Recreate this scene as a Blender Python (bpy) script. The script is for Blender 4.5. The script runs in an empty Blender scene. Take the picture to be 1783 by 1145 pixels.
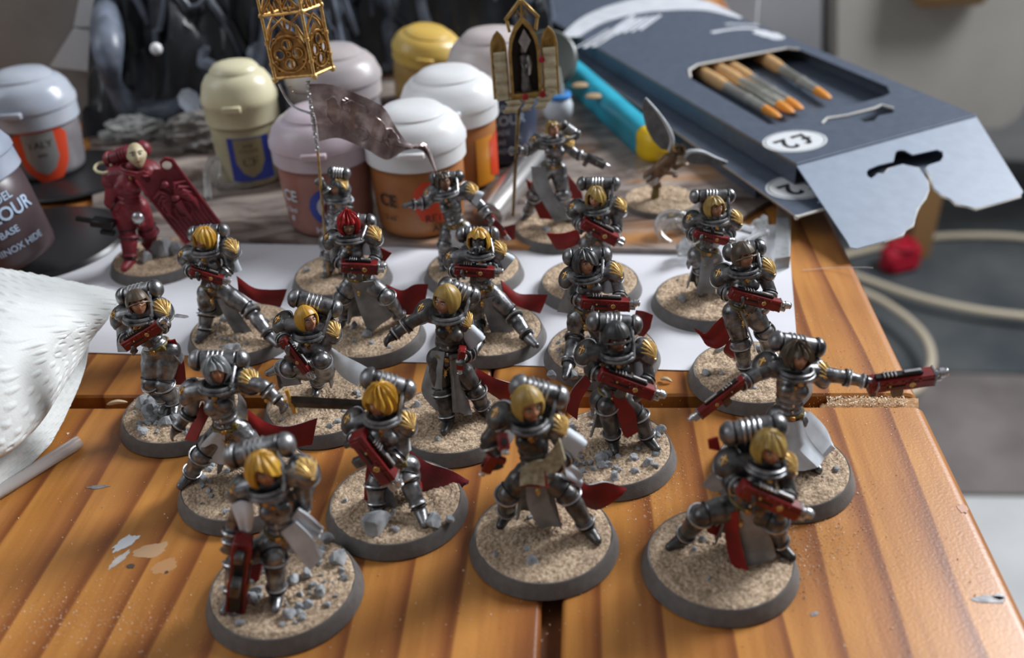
import bpy, bmesh, math, random
import numpy as np
from mathutils import Vector, Matrix, noise, geometry
from math import sin, cos, pi, radians, sqrt, atan2

S = 0.001                                   # all lengths below are millimetres
# ------------------------------------------------------------------ camera
F, PT, RL, CH = 1760.4, radians(31.006), radians(-3.107), 150.92
CX, CY = 891.5, 572.5
scene = bpy.context.scene
COL = scene.collection
eu = Vector((1, 0, 0)); ev = Vector((0, -sin(PT), -cos(PT))); ew = Vector((0, cos(PT), -sin(PT)))
cx_ = eu * cos(RL) - ev * sin(RL); cy_ = -(eu * sin(RL) + ev * cos(RL))
cam_d = bpy.data.cameras.new('camera'); cam = bpy.data.objects.new('camera', cam_d); COL.objects.link(cam)
m = Matrix.Identity(4)
for i in range(3):
    m[i][0], m[i][1], m[i][2] = cx_[i], cy_[i], -ew[i]
m[2][3] = CH * S
cam.matrix_world = m
cam_d.sensor_width = 36.0; cam_d.lens = F / 1783 * 36
cam_d.clip_start = 0.01; cam_d.clip_end = 30
cam_d.dof.use_dof = True; cam_d.dof.focus_distance = 0.248; cam_d.dof.aperture_fstop = 13.0
scene.camera = cam
# ------------------------------------------------------------------ world and light
w = bpy.data.worlds.new('room_light'); scene.world = w; w.use_nodes = True
nt = w.node_tree; bg = nt.nodes['Background']
tc = nt.nodes.new('ShaderNodeTexCoord'); sep = nt.nodes.new('ShaderNodeSeparateXYZ'); cr = nt.nodes.new('ShaderNodeValToRGB')
nt.links.new(tc.outputs['Generated'], sep.inputs[0]); nt.links.new(sep.outputs['Z'], cr.inputs[0]); nt.links.new(cr.outputs[0], bg.inputs['Color'])
cr.color_ramp.elements[0].position = 0.0; cr.color_ramp.elements[0].color = (.16, .14, .13, 1)
cr.color_ramp.elements[1].position = 1.0; cr.color_ramp.elements[1].color = (.46, .47, .50, 1)
bg.inputs['Strength'].default_value = 0.60

def area_light(name, loc, target, size, power, color):
    ld = bpy.data.lights.new(name, 'AREA'); ld.shape = 'RECTANGLE'; ld.size = size[0] * S; ld.size_y = size[1] * S
    ld.energy = power; ld.color = color
    o = bpy.data.objects.new(name, ld); COL.objects.link(o)
    o.location = Vector(loc) * S
    o.rotation_euler = (Vector(target) - Vector(loc)).to_track_quat('-Z', 'Y').to_euler()
area_light('window_daylight', (1150, 900, 900), (0, 250, 0), (480, 700), 37, (.93, .96, 1))
area_light('side_fill_light', (-1200, 150, 1000), (0, 250, 0), (800, 800), 5.5, (.88, .94, 1))  # fill added from the left to brighten the pot fronts, not a known window
scene.view_settings.view_transform = 'Standard'; scene.view_settings.look = 'None'
scene.view_settings.exposure = 0.12; scene.view_settings.gamma = 1; scene.view_settings.use_curve_mapping = False

# ------------------------------------------------------------------ pixel -> place (the camera that took the photograph)
def ray(px, py):
    a, b = px - CX, py - CY; c, s = cos(RL), sin(RL)
    u = a * c + b * s; v = -a * s + b * c
    return Vector((u, F * cos(PT) - v * sin(PT), -F * sin(PT) - v * cos(PT)))
def at(px, py, z=0.0):
    d = ray(px, py); t = (z - CH) / d.z; return Vector((d.x * t, d.y * t, z))
def aty(px, py, y):
    d = ray(px, py); t = y / d.y; return Vector((d.x * t, y, CH + d.z * t))

# ------------------------------------------------------------------ materials
MATS = {}
def mat(name, col, metal=0, rough=.5, var=.0, vs=900., bump=0., bs=2500., col2=None, alpha=1, trans=0, coat=0, spec=.5, emit=None, sss=0, ior=1.45, rvar=0.):
    if name in MATS: return MATS[name]
    m = bpy.data.materials.new(name); m.use_nodes = True; nt = m.node_tree; b = nt.nodes['Principled BSDF']
    c4 = (*col, 1); b.inputs['Base Color'].default_value = c4
    b.inputs['Metallic'].default_value = metal; b.inputs['Roughness'].default_value = rough
    b.inputs['Specular IOR Level'].default_value = spec; b.inputs['IOR'].default_value = ior
    b.inputs['Coat Weight'].default_value = coat; b.inputs['Coat Roughness'].default_value = .15
    b.inputs['Transmission Weight'].default_value = trans; b.inputs['Alpha'].default_value = alpha
    if sss:
        b.inputs['Subsurface Weight'].default_value = sss; b.inputs['Subsurface Scale'].default_value = .002
    tc = nt.nodes.new('ShaderNodeTexCoord')
    if var or col2:
        n = nt.nodes.new('ShaderNodeTexNoise'); n.inputs['Scale'].default_value = vs; n.inputs['Detail'].default_value = 5
        nt.links.new(tc.outputs['Object'], n.inputs['Vector'])
        r = nt.nodes.new('ShaderNodeValToRGB'); r.color_ramp.elements[0].position = .32; r.color_ramp.elements[1].position = .68
        c2 = col2 or tuple(min(1, x * (1 + var)) for x in col); c1 = col if col2 else tuple(x * (1 - var) for x in col)
        r.color_ramp.elements[0].color = (*c1, 1); r.color_ramp.elements[1].color = (*c2, 1)
        nt.links.new(n.outputs['Fac'], r.inputs[0]); nt.links.new(r.outputs[0], b.inputs['Base Color'])
        if rvar:
            mr = nt.nodes.new('ShaderNodeMapRange'); mr.inputs['To Min'].default_value = rough - rvar; mr.inputs['To Max'].default_value = rough + rvar
            nt.links.new(n.outputs['Fac'], mr.inputs['Value']); nt.links.new(mr.outputs[0], b.inputs['Roughness'])
    if bump:
        n2 = nt.nodes.new('ShaderNodeTexNoise'); n2.inputs['Scale'].default_value = bs; n2.inputs['Detail'].default_value = 4
        nt.links.new(tc.outputs['Object'], n2.inputs['Vector'])
        bp = nt.nodes.new('ShaderNodeBump'); bp.inputs['Strength'].default_value = bump; bp.inputs['Distance'].default_value = .0003
        nt.links.new(n2.outputs['Fac'], bp.inputs['Height']); nt.links.new(bp.outputs[0], b.inputs['Normal'])
    if emit:
        b.inputs['Emission Color'].default_value = (*emit[0], 1); b.inputs['Emission Strength'].default_value = emit[1]
    MATS[name] = m
    return m

STEEL = mat('steel_paint', (.06, .06, .064), .78, .36, col2=(.34, .34, .345), vs=420, rvar=.08, bump=.15)
BRIGHT = mat('bright_steel', (.40, .40, .41), .8, .28, col2=(.66, .66, .67), vs=700)
DARK = mat('dark_armour', (.045, .043, .043), .65, .36, col2=(.16, .155, .15), vs=400)
BLACK = mat('black_paint', (.008, .008, .009), 0, .42)
GOLD = mat('gold_paint', (.50, .30, .08), .4, .38, col2=(.85, .60, .24), vs=1200, bump=.1)
BRASS = mat('brass_paint', (.26, .13, .035), .7, .36, col2=(.62, .36, .11), vs=600, bump=.2)
OLIVE = mat('olive_leather', (.10, .075, .015), 0, .5, col2=(.20, .15, .04), vs=900)
RED = mat('red_gun_paint', (.10, .006, .006), 0, .36, col2=(.24, .012, .012), vs=300)
REDC = mat('red_cloth_paint', (.15, .008, .008), 0, .42, col2=(.34, .018, .018), vs=120)
CRIM = mat('crimson_paint', (.11, .009, .016), 0, .45, col2=(.27, .028, .04), vs=150, bump=.2)
GREY = mat('grey_robe_paint', (.13, .135, .14), 0, .5, col2=(.32, .335, .35), vs=160)
WHITE = mat('white_robe_paint', (.42, .46, .50), 0, .5, col2=(.66, .71, .76), vs=180)
HAIRY = mat('yellow_hair_paint', (.40, .19, .012), 0, .36, col2=(.62, .36, .05), vs=260)
HAIRO = mat('ochre_hair_paint', (.22, .125, .02), 0, .4, col2=(.48, .33, .09), vs=260)
HAIRG = mat('grey_hair_paint', (.12, .13, .135), .1, .45, col2=(.36, .38, .39), vs=300)
HAIRB = mat('brown_hair_paint', (.045, .03, .02), .1, .42, col2=(.14, .105, .07), vs=300)
HAIRD = mat('charcoal_hair_paint', (.018, .018, .018), .1, .4, col2=(.07, .07, .07), vs=300)
REDH = mat('red_hair_paint', (.30, .012, .012), 0, .5, col2=(.48, .03, .03), vs=700)
SKIN = mat('skin_paint', (.36, .16, .085), 0, .45, col2=(.66, .38, .24), vs=600)
BONE = mat('bone_paint', (.42, .34, .2), 0, .5, col2=(.62, .54, .36), vs=700)
RIM = mat('base_rim_paint', (.125, .115, .108), 0, .5, var=.15, vs=500, bump=.25, bs=4000)
ROCK = mat('rock_paint', (.19, .20, .21), 0, .8, col2=(.48, .50, .52), vs=700, bump=.8, bs=1800)
SANDM = mat('sand_paint', (.26, .17, .10), 0, .85, col2=(.72, .55, .39), vs=1500, bump=1., bs=2500)

# ------------------------------------------------------------------ mesh builder
def frame(z, hint=(0, 0, 1)):
    z = Vector(z).normalized(); h = Vector(hint)
    if abs(z.dot(h.normalized())) > .97: h = Vector((0, 1, 0)) if abs(z.y) < .9 else Vector((1, 0, 0))
    x = h.cross(z).normalized(); y = z.cross(x)
    return Matrix((x, y, z)).transposed()          # columns x, y, z
class MB:
    def __init__(s): s.v = []; s.f = []; s.m = []
    def add(s, vs, fs, mi=0):
        b = len(s.v); s.v.extend([tuple(v) for v in vs]); s.f.extend([tuple(b + i for i in f) for f in fs]); s.m.extend([mi] * len(fs)); return s
    def rings(s, rs, mi=0, cap=True, closed=False):
        n = len(rs[0]); vs = [p for r in rs for p in r]; fs = []
        k = len(rs) if closed else len(rs) - 1
        for i in range(k):
            a = i * n; b2 = ((i + 1) % len(rs)) * n
            for j in range(n):
                j2 = (j + 1) % n; fs.append((a + j, a + j2, b2 + j2, b2 + j))
        if cap and not closed:
            fs.append(tuple(range(n - 1, -1, -1))); fs.append(tuple(range((len(rs) - 1) * n, len(rs) * n)))
        return s.add(vs, fs, mi)
    def tube(s, pts, rad, n=8, mi=0, cap=True):
        pts = [Vector(p) for p in pts]; rs = []; up = None
        for i, p in enumerate(pts):
            d = (pts[min(i + 1, len(pts) - 1)] - pts[max(i - 1, 0)])
            if d.length < 1e-9: d = Vector((0, 0, 1))
            d.normalize()
            if up is None:
                R = frame(d); up = R.col[0].copy()
            up = (up - d * up.dot(d)).normalized(); v = d.cross(up)
            r = rad[i] if hasattr(rad, '__len__') else rad
            rs.append([p + up * (r * cos(2 * pi * j / n)) + v * (r * sin(2 * pi * j / n)) for j in range(n)])
        return s.rings(rs, mi, cap)
    def cap(s, a, b, r0, r1, n=12, mi=0):            # tapered capsule
        a = Vector(a); b = Vector(b); d = b - a; L = max(d.length, 1e-6); d.normalize()
        pts = []; rad = []
        for k in range(5):
            t = k / 4 * pi / 2; pts.append(a - d * r0 * cos(t)); rad.append(max(r0 * sin(t), .02))
        for k in range(5):
            t = k / 4 * pi / 2; pts.append(b + d * r1 * sin(t)); rad.append(max(r1 * cos(t), .02))
        R = frame(d); rs = [[p + R.col[0] * (r * cos(2 * pi * j / n)) + R.col[1] * (r * sin(2 * pi * j / n)) for j in range(n)] for p, r in zip(pts, rad)]
        return s.rings(rs, mi)
    def ball(s, c, r, R=None, n=12, mi=0):
        c = Vector(c); r = (r, r, r) if not hasattr(r, '__len__') else r; R = R or Matrix.Identity(3); rs = []
        for i in range(n // 2 + 1):
            t = -pi / 2 + pi * i / (n // 2); ct = max(cos(t), .01)
            rs.append([c + R @ Vector((r[0] * ct * cos(2 * pi * j / n), r[1] * ct * sin(2 * pi * j / n), r[2] * sin(t))) for j in range(n)])
        return s.rings(rs, mi)
    def cyl(s, a, b, r0, r1=None, n=16, mi=0, bev=0):
        a = Vector(a); b = Vector(b); r1 = r0 if r1 is None else r1; d = (b - a).normalized(); R = frame(d)
        pr = [(a, r0), (b, r1)] if not bev else [(a, r0 - bev), (a + d * bev, r0), (b - d * bev, r1), (b, r1 - bev)]
        return s.rings([[p + R.col[0] * (r * cos(2 * pi * j / n)) + R.col[1] * (r * sin(2 * pi * j / n)) for j in range(n)] for p, r in pr], mi)
    def lathe(s, prof, c=(0, 0, 0), R=None, n=32, mi=0, cap=True):
        c = Vector(c); R = R or Matrix.Identity(3)
        return s.rings([[c + R @ Vector((r * cos(2 * pi * j / n), r * sin(2 * pi * j / n), z)) for j in range(n)] for r, z in prof], mi, cap)
    def torus(s, c, R, r1, r2, n=24, k=8, mi=0, a0=0, a1=2 * pi, sy=1.):
        c = Vector(c); full = abs(a1 - a0 - 2 * pi) < 1e-6; rs = []
        N = n if full else n + 1
        for i in range(N):
            a = a0 + (a1 - a0) * i / n
            e = Vector((cos(a), sin(a) * sy, 0))
            rs.append([c + R @ (e * (r1 + r2 * cos(2 * pi * j / k)) + Vector((0, 0, r2 * sin(2 * pi * j / k)))) for j in range(k)])
        return s.rings(rs, mi, not full, full)
    def box(s, c, sz, R=None, ch=.1, mi=0):
        c = Vector(c); R = R or Matrix.Identity(3); h = [x / 2 for x in sz]; ch = min(ch, min(h) * .8)
        def q(ax, sg):
            o = [i for i in range(3) if i != ax]; r = []
            for a, b in ((-1, -1), (1, -1), (1, 1), (-1, 1)):
                p = [0, 0, 0]; p[ax] = sg * h[ax]; p[o[0]] = a * (h[o[0]] - ch); p[o[1]] = b * (h[o[1]] - ch); r.append(p)
            return r
        vs = []; idx = {}
        for ax in range(3):
            for sg in (-1, 1):
                for k, p in enumerate(q(ax, sg)):
                    o = [i for i in range(3) if i != ax]
                    key = (ax, sg, 1 if p[o[0]] > 0 else -1, 1 if p[o[1]] > 0 else -1); idx[key] = len(vs); vs.append(c + R @ Vector(p))
        fs = []
        def K(ax, sg):                       # vertex of face `ax` at corner sg
            o = [i for i in range(3) if i != ax]; return idx[(ax, sg[ax], sg[o[0]], sg[o[1]])]
        for ax in range(3):
            for g in (-1, 1):
                o = [i for i in range(3) if i != ax]; f = []
                for a, b in ((-1, -1), (1, -1), (1, 1), (-1, 1)):
                    sg = [0, 0, 0]; sg[ax] = g; sg[o[0]] = a; sg[o[1]] = b; f.append(K(ax, sg))
                fs.append(f)
        for a1, a2 in ((0, 1), (0, 2), (1, 2)):
            a3 = 3 - a1 - a2
            for g1 in (-1, 1):
                for g2 in (-1, 1):
                    p = [0, 0, 0]; p[a1] = g1; p[a2] = g2; p[a3] = -1; q2 = list(p); q2[a3] = 1
                    fs.append([K(a1, p), K(a2, p), K(a2, q2), K(a1, q2)])
        for x in (-1, 1):
            for y in (-1, 1):
                for z in (-1, 1): sg = [x, y, z]; fs.append([K(0, sg), K(1, sg), K(2, sg)])
        return s.add(vs, fs, mi)
    def plate(s, outline, th, c=(0, 0, 0), R=None, holes=(), mi=0, side=None):
        """flat plate in the local XY plane from z=0 to z=th, with holes"""
        c = Vector(c); R = R or Matrix.Identity(3); side = mi if side is None else side
        loops = [[Vector((p[0], p[1], 0)) for p in outline]] + [[Vector((p[0], p[1], 0)) for p in h] for h in holes]
        flat = [p for l in loops for p in l]; tr = geometry.tessellate_polygon(loops); n = len(flat)
        vs = [c + R @ p for p in flat] + [c + R @ (p + Vector((0, 0, th))) for p in flat]
        s.add(vs, [t for t in tr] + [(a + n, b + n, d + n) for a, b, d in tr], mi)
        b0 = 0; fs = []
        for l in loops:
            k = len(l)
            for i in range(k): fs.append((b0 + i, b0 + (i + 1) % k, b0 + (i + 1) % k + n, b0 + i + n))
            b0 += k
        return s.add(vs, fs, side)
    def patch(s, G, th=.35, mi=0, mj=1):
        """G rows x cols of Vectors: a sheet with two faces of different paint"""
        nr = len(G); nc = len(G[0]); N = []
        for i in range(nr):
            for j in range(nc):
                du = G[i][min(j + 1, nc - 1)] - G[i][max(j - 1, 0)]; dv = G[min(i + 1, nr - 1)][j] - G[max(i - 1, 0)][j]
                n = du.cross(dv); N.append(n.normalized() if n.length > 1e-9 else Vector((0, -1, 0)))
        P = [p for r in G for p in r]; T = [p + n * th / 2 for p, n in zip(P, N)]; B = [p - n * th / 2 for p, n in zip(P, N)]; n = len(P)
        f1 = []; f2 = []
        for i in range(nr - 1):
            for j in range(nc - 1):
                a = i * nc + j; q = (a, a + 1, a + nc + 1, a + nc); f1.append(q); f2.append(tuple(n + x for x in reversed(q)))
        bd = [j for j in range(nc)] + [i * nc + nc - 1 for i in range(1, nr)] + [(nr - 1) * nc + j for j in range(nc - 2, -1, -1)] + [i * nc for i in range(nr - 2, 0, -1)]
        f3 = [(bd[k], n + bd[k], n + bd[(k + 1) % len(bd)], bd[(k + 1) % len(bd)]) for k in range(len(bd))]
        b = len(s.v); s.v.extend([tuple(p) for p in T + B])
        for fs, mm in ((f1, mi), (f2, mj), (f3, mj)):
            s.f.extend([tuple(b + i for i in f) for f in fs]); s.m.extend([mm] * len(fs))
        return s
    def mesh(s, name, mats, smooth=42, fix=True):
        me = bpy.data.meshes.new(name)
        me.from_pydata([(x * S, y * S, z * S) for x, y, z in s.v], [], s.f)
        for mm in (mats if isinstance(mats, (list, tuple)) else [mats]): me.materials.append(mm)
        me.polygons.foreach_set('material_index', s.m)
        if fix:
            bm = bmesh.new(); bm.from_mesh(me); bmesh.ops.recalc_face_normals(bm, faces=bm.faces[:]); bm.to_mesh(me); bm.free()
        me.polygons.foreach_set('use_smooth', [smooth > 0] * len(me.polygons))
        if smooth: me.set_sharp_from_angle(angle=radians(smooth))
        me.update(); return me
    def obj(s, name, mats, parent=None, smooth=42, loc=None, fix=True, **kw):
        o = bpy.data.objects.new(name, s.mesh(name, mats, smooth, fix)); COL.objects.link(o)
        if parent: o.parent = parent
        if loc is not None: o.location = Vector(loc) * S
        for k, v in kw.items(): o[k] = v
        return o
def empty(name, loc, label, cat, group=None):
    o = bpy.data.objects.new(name, None); COL.objects.link(o); o.location = Vector(loc) * S; o.empty_display_size = .005
    o['label'] = label; o['category'] = cat
    if group: o['group'] = group
    return o
def inst(name, me, parent=None, loc=(0, 0, 0), rot=(0, 0, 0), sc=1., **kw):
    o = bpy.data.objects.new(name, me); COL.objects.link(o); o.parent = parent; o.location = Vector(loc) * S; o.rotation_euler = rot
    o.scale = (sc, sc, sc) if not hasattr(sc, '__len__') else sc
    for k, v in kw.items(): o[k] = v
    return o
def catmull(P, n):
    P = [Vector(p) for p in P]
    if len(P) == 2: return [P[0].lerp(P[1], i / (n - 1)) for i in range(n)]
    out = []
    for i in range(n):
        t = i / (n - 1) * (len(P) - 1); k = min(int(t), len(P) - 2); u = t - k
        a = P[k - 1] if k > 0 else P[0] * 2 - P[1]; b = P[k]; c = P[k + 1]; d = P[k + 2] if k + 2 < len(P) else P[-1] * 2 - P[-2]
        out.append(.5 * ((2 * b) + (c - a) * u + (2 * a - 5 * b + 4 * c - d) * u * u + (3 * b - a - 3 * c + d) * u ** 3))
    return out
def sheet(rows, nv=12, nu=9, bulge=0., fold=0., nf=2., ph=0.):
    R = [catmull(r, nu) for r in rows]; cols = [catmull([R[i][j] for i in range(len(R))], nv) for j in range(nu)]
    G = [[cols[j][i].copy() for j in range(nu)] for i in range(nv)]
    if bulge or fold:
        for i in range(nv):
            for j in range(nu):
                u = j / (nu - 1); v = i / (nv - 1)
                n = (cols[min(j + 1, nu - 1)][i] - cols[max(j - 1, 0)][i]).cross(cols[j][min(i + 1, nv - 1)] - cols[j][max(i - 1, 0)])
                if n.length < 1e-9: continue
                n.normalize()
                if n.y > 0: n = -n
                G[i][j] += n * (bulge * sin(pi * u) + fold * (.25 + .75 * v) * sin(2 * pi * nf * u + ph + v))
    return G
def circle(cx, cy, r, n=20, sy=1.): return [(cx + r * cos(2 * pi * i / n), cy + r * sy * sin(2 * pi * i / n)) for i in range(n)]
def text_mb(body, size, fn, mb=None, th=.05, bold=.0, mi=0, spacing=1.):
    """letters as thin geometry; fn maps (x, y, height) in mm to a point"""
    cu = bpy.data.curves.new('t', 'FONT'); cu.body = body; cu.size = size; cu.align_x = 'CENTER'; cu.align_y = 'CENTER'; cu.offset = bold; cu.resolution_u = 3; cu.space_character = spacing
    o = bpy.data.objects.new('t', cu); COL.objects.link(o); dg = bpy.context.evaluated_depsgraph_get()
    me = o.evaluated_get(dg).to_mesh(); mb = mb or MB()
    vs = [v.co.copy() for v in me.vertices]; fs = [tuple(p.vertices) for p in me.polygons]
    o.evaluated_get(dg).to_mesh_clear(); bpy.data.objects.remove(o); bpy.data.curves.remove(cu)
    mb.add([fn(v.x, v.y, th) for v in vs], fs, mi); return mb
def rnd_in(rng, a, b): return a + (b - a) * rng.random()

# ------------------------------------------------------------------ the table
TA = radians(-5.2)
tx = Vector((cos(TA), sin(TA), 0)); ty = Vector((-sin(TA), cos(TA), 0)); TR = Matrix((tx, ty, Vector((0, 0, 1)))).transposed()
def tl(p): return Vector((p.dot(tx), p.dot(ty), 0))
def wood_mat():
    m = bpy.data.materials.new('orange_pine'); m.use_nodes = True; nt = m.node_tree; b = nt.nodes['Principled BSDF']; L = nt.links.new
    tc = nt.nodes.new('ShaderNodeTexCoord'); mp = nt.nodes.new('ShaderNodeMapping')
    mp.inputs['Scale'].default_value = (1, .10, 1)
    mr = nt.nodes.new('ShaderNodeMapping'); mr.inputs['Rotation'].default_value = (0, 0, -TA); L(tc.outputs['Object'], mr.inputs[0]); L(mr.outputs[0], mp.inputs[0])
    n0 = nt.nodes.new('ShaderNodeTexNoise'); n0.inputs['Scale'].default_value = 28; n0.inputs['Detail'].default_value = 3; L(mp.outputs[0], n0.inputs['Vector'])
    sep = nt.nodes.new('ShaderNodeSeparateXYZ'); L(mp.outputs[0], sep.inputs[0])
    ma = nt.nodes.new('ShaderNodeMath'); ma.operation = 'MULTIPLY_ADD'; L(n0.outputs['Fac'], ma.inputs[0]); ma.inputs[1].default_value = .022; L(sep.outputs['X'], ma.inputs[2])
    mu = nt.nodes.new('ShaderNodeMath'); mu.operation = 'MULTIPLY'; L(ma.outputs[0], mu.inputs[0]); mu.inputs[1].default_value = 84.
    fr = nt.nodes.new('ShaderNodeMath'); fr.operation = 'FRACT'; L(mu.outputs[0], fr.inputs[0])
    r = nt.nodes.new('ShaderNodeValToRGB'); e = r.color_ramp.elements
    e[0].position = 0; e[0].color = (.53, .235, .055, 1); e[1].position = 1; e[1].color = (.53, .235, .055, 1)
    for p, c in ((.45, (.49, .21, .05, 1)), (.74, (.38, .145, .036, 1)), (.90, (.24, .078, .02, 1)), (.955, (.26, .085, .02, 1))):
        q = e.new(p); q.color = c
    L(fr.outputs[0], r.inputs[0])
    mp2 = nt.nodes.new('ShaderNodeMapping'); mp2.inputs['Scale'].default_value = (1, .06, 1); L(mr.outputs[0], mp2.inputs[0])
    n1 = nt.nodes.new('ShaderNodeTexNoise'); n1.inputs['Scale'].default_value = 420; n1.inputs['Detail'].default_value = 6; L(mp2.outputs[0], n1.inputs['Vector'])
    n2 = nt.nodes.new('ShaderNodeTexNoise'); n2.inputs['Scale'].default_value = 34; n2.inputs['Detail'].default_value = 3; L(tc.outputs['Object'], n2.inputs['Vector'])
    mx = nt.nodes.new('ShaderNodeMixRGB'); mx.blend_type = 'MULTIPLY'; mx.inputs[0].default_value = .55; L(r.outputs[0], mx.inputs[1])
    rr = nt.nodes.new('ShaderNodeValToRGB'); rr.color_ramp.elements[0].position = .35; rr.color_ramp.elements[0].color = (.72, .62, .55, 1); rr.color_ramp.elements[1].position = .6; rr.color_ramp.elements[1].color = (1, 1, 1, 1)
    L(n1.outputs['Fac'], rr.inputs[0]); L(rr.outputs[0], mx.inputs[2])
    mx2 = nt.nodes.new('ShaderNodeMixRGB'); mx2.blend_type = 'MULTIPLY'; mx2.inputs[0].default_value = .6; L(mx.outputs[0], mx2.inputs[1])
    r3 = nt.nodes.new('ShaderNodeValToRGB'); r3.color_ramp.elements[0].position = .3; r3.color_ramp.elements[0].color = (.75, .68, .62, 1); r3.color_ramp.elements[1].position = .7; r3.color_ramp.elements[1].color = (1.1, 1.08, 1.0, 1)
    L(n2.outputs['Fac'], r3.inputs[0]); L(r3.outputs[0], mx2.inputs[2]); L(mx2.outputs[0], b.inputs['Base Color'])
    b.inputs['Roughness'].default_value = .38; b.inputs['Specular IOR Level'].default_value = .45
    n3 = nt.nodes.new('ShaderNodeTexNoise'); n3.inputs['Scale'].default_value = 1500; n3.inputs['Detail'].default_value = 3; L(tc.outputs['Object'], n3.inputs['Vector'])
    bp = nt.nodes.new('ShaderNodeBump'); bp.inputs['Strength'].default_value = .25; bp.inputs['Distance'].default_value = .0002; L(n3.outputs['Fac'], bp.inputs['Height']); L(bp.outputs[0], b.inputs['Normal'])
    return m
WOOD = wood_mat(); WOODD = mat('dark_wood', (.12, .045, .015), 0, .6, col2=(.22, .085, .03), vs=90)
table = empty('wooden_table', (0, 0, 0), 'orange varnished pine table top with grooves between its boards, under all the figurines', 'table')
XE = tl(at(1683, 859)).x + .4              # right edge
GX0, GX1 = tl(at(940, 1100)).x, tl(at(977, 1100)).x
SY0 = tl(at(1500, 707)).y; SY1 = SY0 + 5.2
def board(name, x0, x1, y0, y1, z0=-22., rnd=1.2, rx=None):
    """a board with rounded long edges, axis along ty"""
    rx = rnd if rx is None else rx
    pr = [(x0, z0), (x0, -rnd)] + [(x0 + rnd * (1 - cos(a)), -rnd + rnd * sin(a)) for a in (pi / 8, pi / 4, 3 * pi / 8, pi / 2)]
    pr += [(x1 - rx * (1 - cos(a)), -rx + rx * sin(a)) for a in (pi / 2, 3 * pi / 8, pi / 4, pi / 8)] + [(x1, -rx), (x1, z0)]
    rs = []
    for y, ins in ((y0, .6), (y0 + .6, 0), (y1 - .6, 0), (y1, .6)):
        rs.append([tx * x + ty * y + Vector((0, 0, (z - (ins if z > z0 + 1 else 0)))) for x, z in pr])
    mb = MB(); mb.rings(rs)
    # grain runs in the object's own frame
    o = mb.obj(name, WOOD, table, 30); return o
board('plank', -420, GX0, -60, SY0)
board('plank', GX1, XE, -60, SY0, rx=3.2)
board('plank', -420, XE - 110, SY1, 640)
board('plank', XE - 109.4, XE, SY1, 640, rx=3.2)
g = MB(); g.box(TR @ Vector(((-420 + XE) / 2, (SY0 + SY1) / 2, -13)), (XE + 418, 7, 17), TR, .2); g.box(TR @ Vector(((GX0 + GX1) / 2, 70, -13)), (7, 260, 17), TR, .2)
g.obj('groove_floor', WOODD, table)
g = MB()
for sx, sy in ((-395, -35), (XE - 40, -35), (-395, 610), (XE - 40, 610)): g.box(TR @ Vector((sx, sy, -370)), (45, 45, 700), TR, 2)
for k in range(4):
    g = MB(); sx, sy = ((-395, -35), (XE - 40, -35), (-395, 610), (XE - 40, 610))[k]
    g.box(TR @ Vector((sx, sy, -371)), (45, 45, 698), TR, 2); g.obj('leg', WOODD, table)
FZ = -720.
# floor
def floor_mat():
    m = bpy.data.materials.new('worn_grey_rug'); m.use_nodes = True; nt = m.node_tree; b = nt.nodes['Principled BSDF']; L = nt.links.new
    tc = nt.nodes.new('ShaderNodeTexCoord'); n = nt.nodes.new('ShaderNodeTexNoise'); n.inputs['Scale'].default_value = 6; n.inputs['Detail'].default_value = 8; L(tc.outputs['Object'], n.inputs['Vector'])
    r = nt.nodes.new('ShaderNodeValToRGB'); r.color_ramp.elements[0].position = .35; r.color_ramp.elements[0].color = (.045, .055, .062, 1); r.color_ramp.elements[1].position = .7; r.color_ramp.elements[1].color = (.11, .115, .115, 1)
    L(n.outputs['Fac'], r.inputs[0]); L(r.outputs[0], b.inputs['Base Color']); b.inputs['Roughness'].default_value = .95
    return m
g = MB(); g.box((0, 1500, FZ - 20), (9000, 7000, 40), None, 1); g.obj('floor', mat('grey_floor', (.42, .43, .43), 0, .6, col2=(.55, .56, .56), vs=8), kind='structure')
fm = floor_mat()
def quad_rug(name, px, z, th, mm, label, cat, seg=1):
    P = [at(*p, z) for p in px]; c = sum(P, Vector()) / len(P)
    g = MB(); g.plate([(p.x - c.x, p.y - c.y) for p in P], th); o = g.obj(name, mm, loc=(c.x, c.y, z - th)); o['label'] = label; o['category'] = cat; return o
quad_rug('rug', [(1000, 630), (1990, 655), (2400, 330), (1400, 250)], FZ + 8, 8, fm, 'dark blue-grey woven rug on the floor under the looping cables', 'rug')
quad_rug('floor_mat', [(1000, 850), (2000, 862), (2000, 650), (1000, 640)], FZ + 5, 5, mat('brown_mat', (.115, .10, .095), 0, .9, col2=(.19, .17, .16), vs=9), 'plain brown-grey floor mat in front of the dark rug', 'mat')
# back wall of the room, well behind
g = MB(); g.box((0, 4000, 600), (9000, 40, 2700), None, 1); g.obj('wall_back', mat('grey_wall', (.40, .39, .38), 0, .8), kind='structure')
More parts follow.
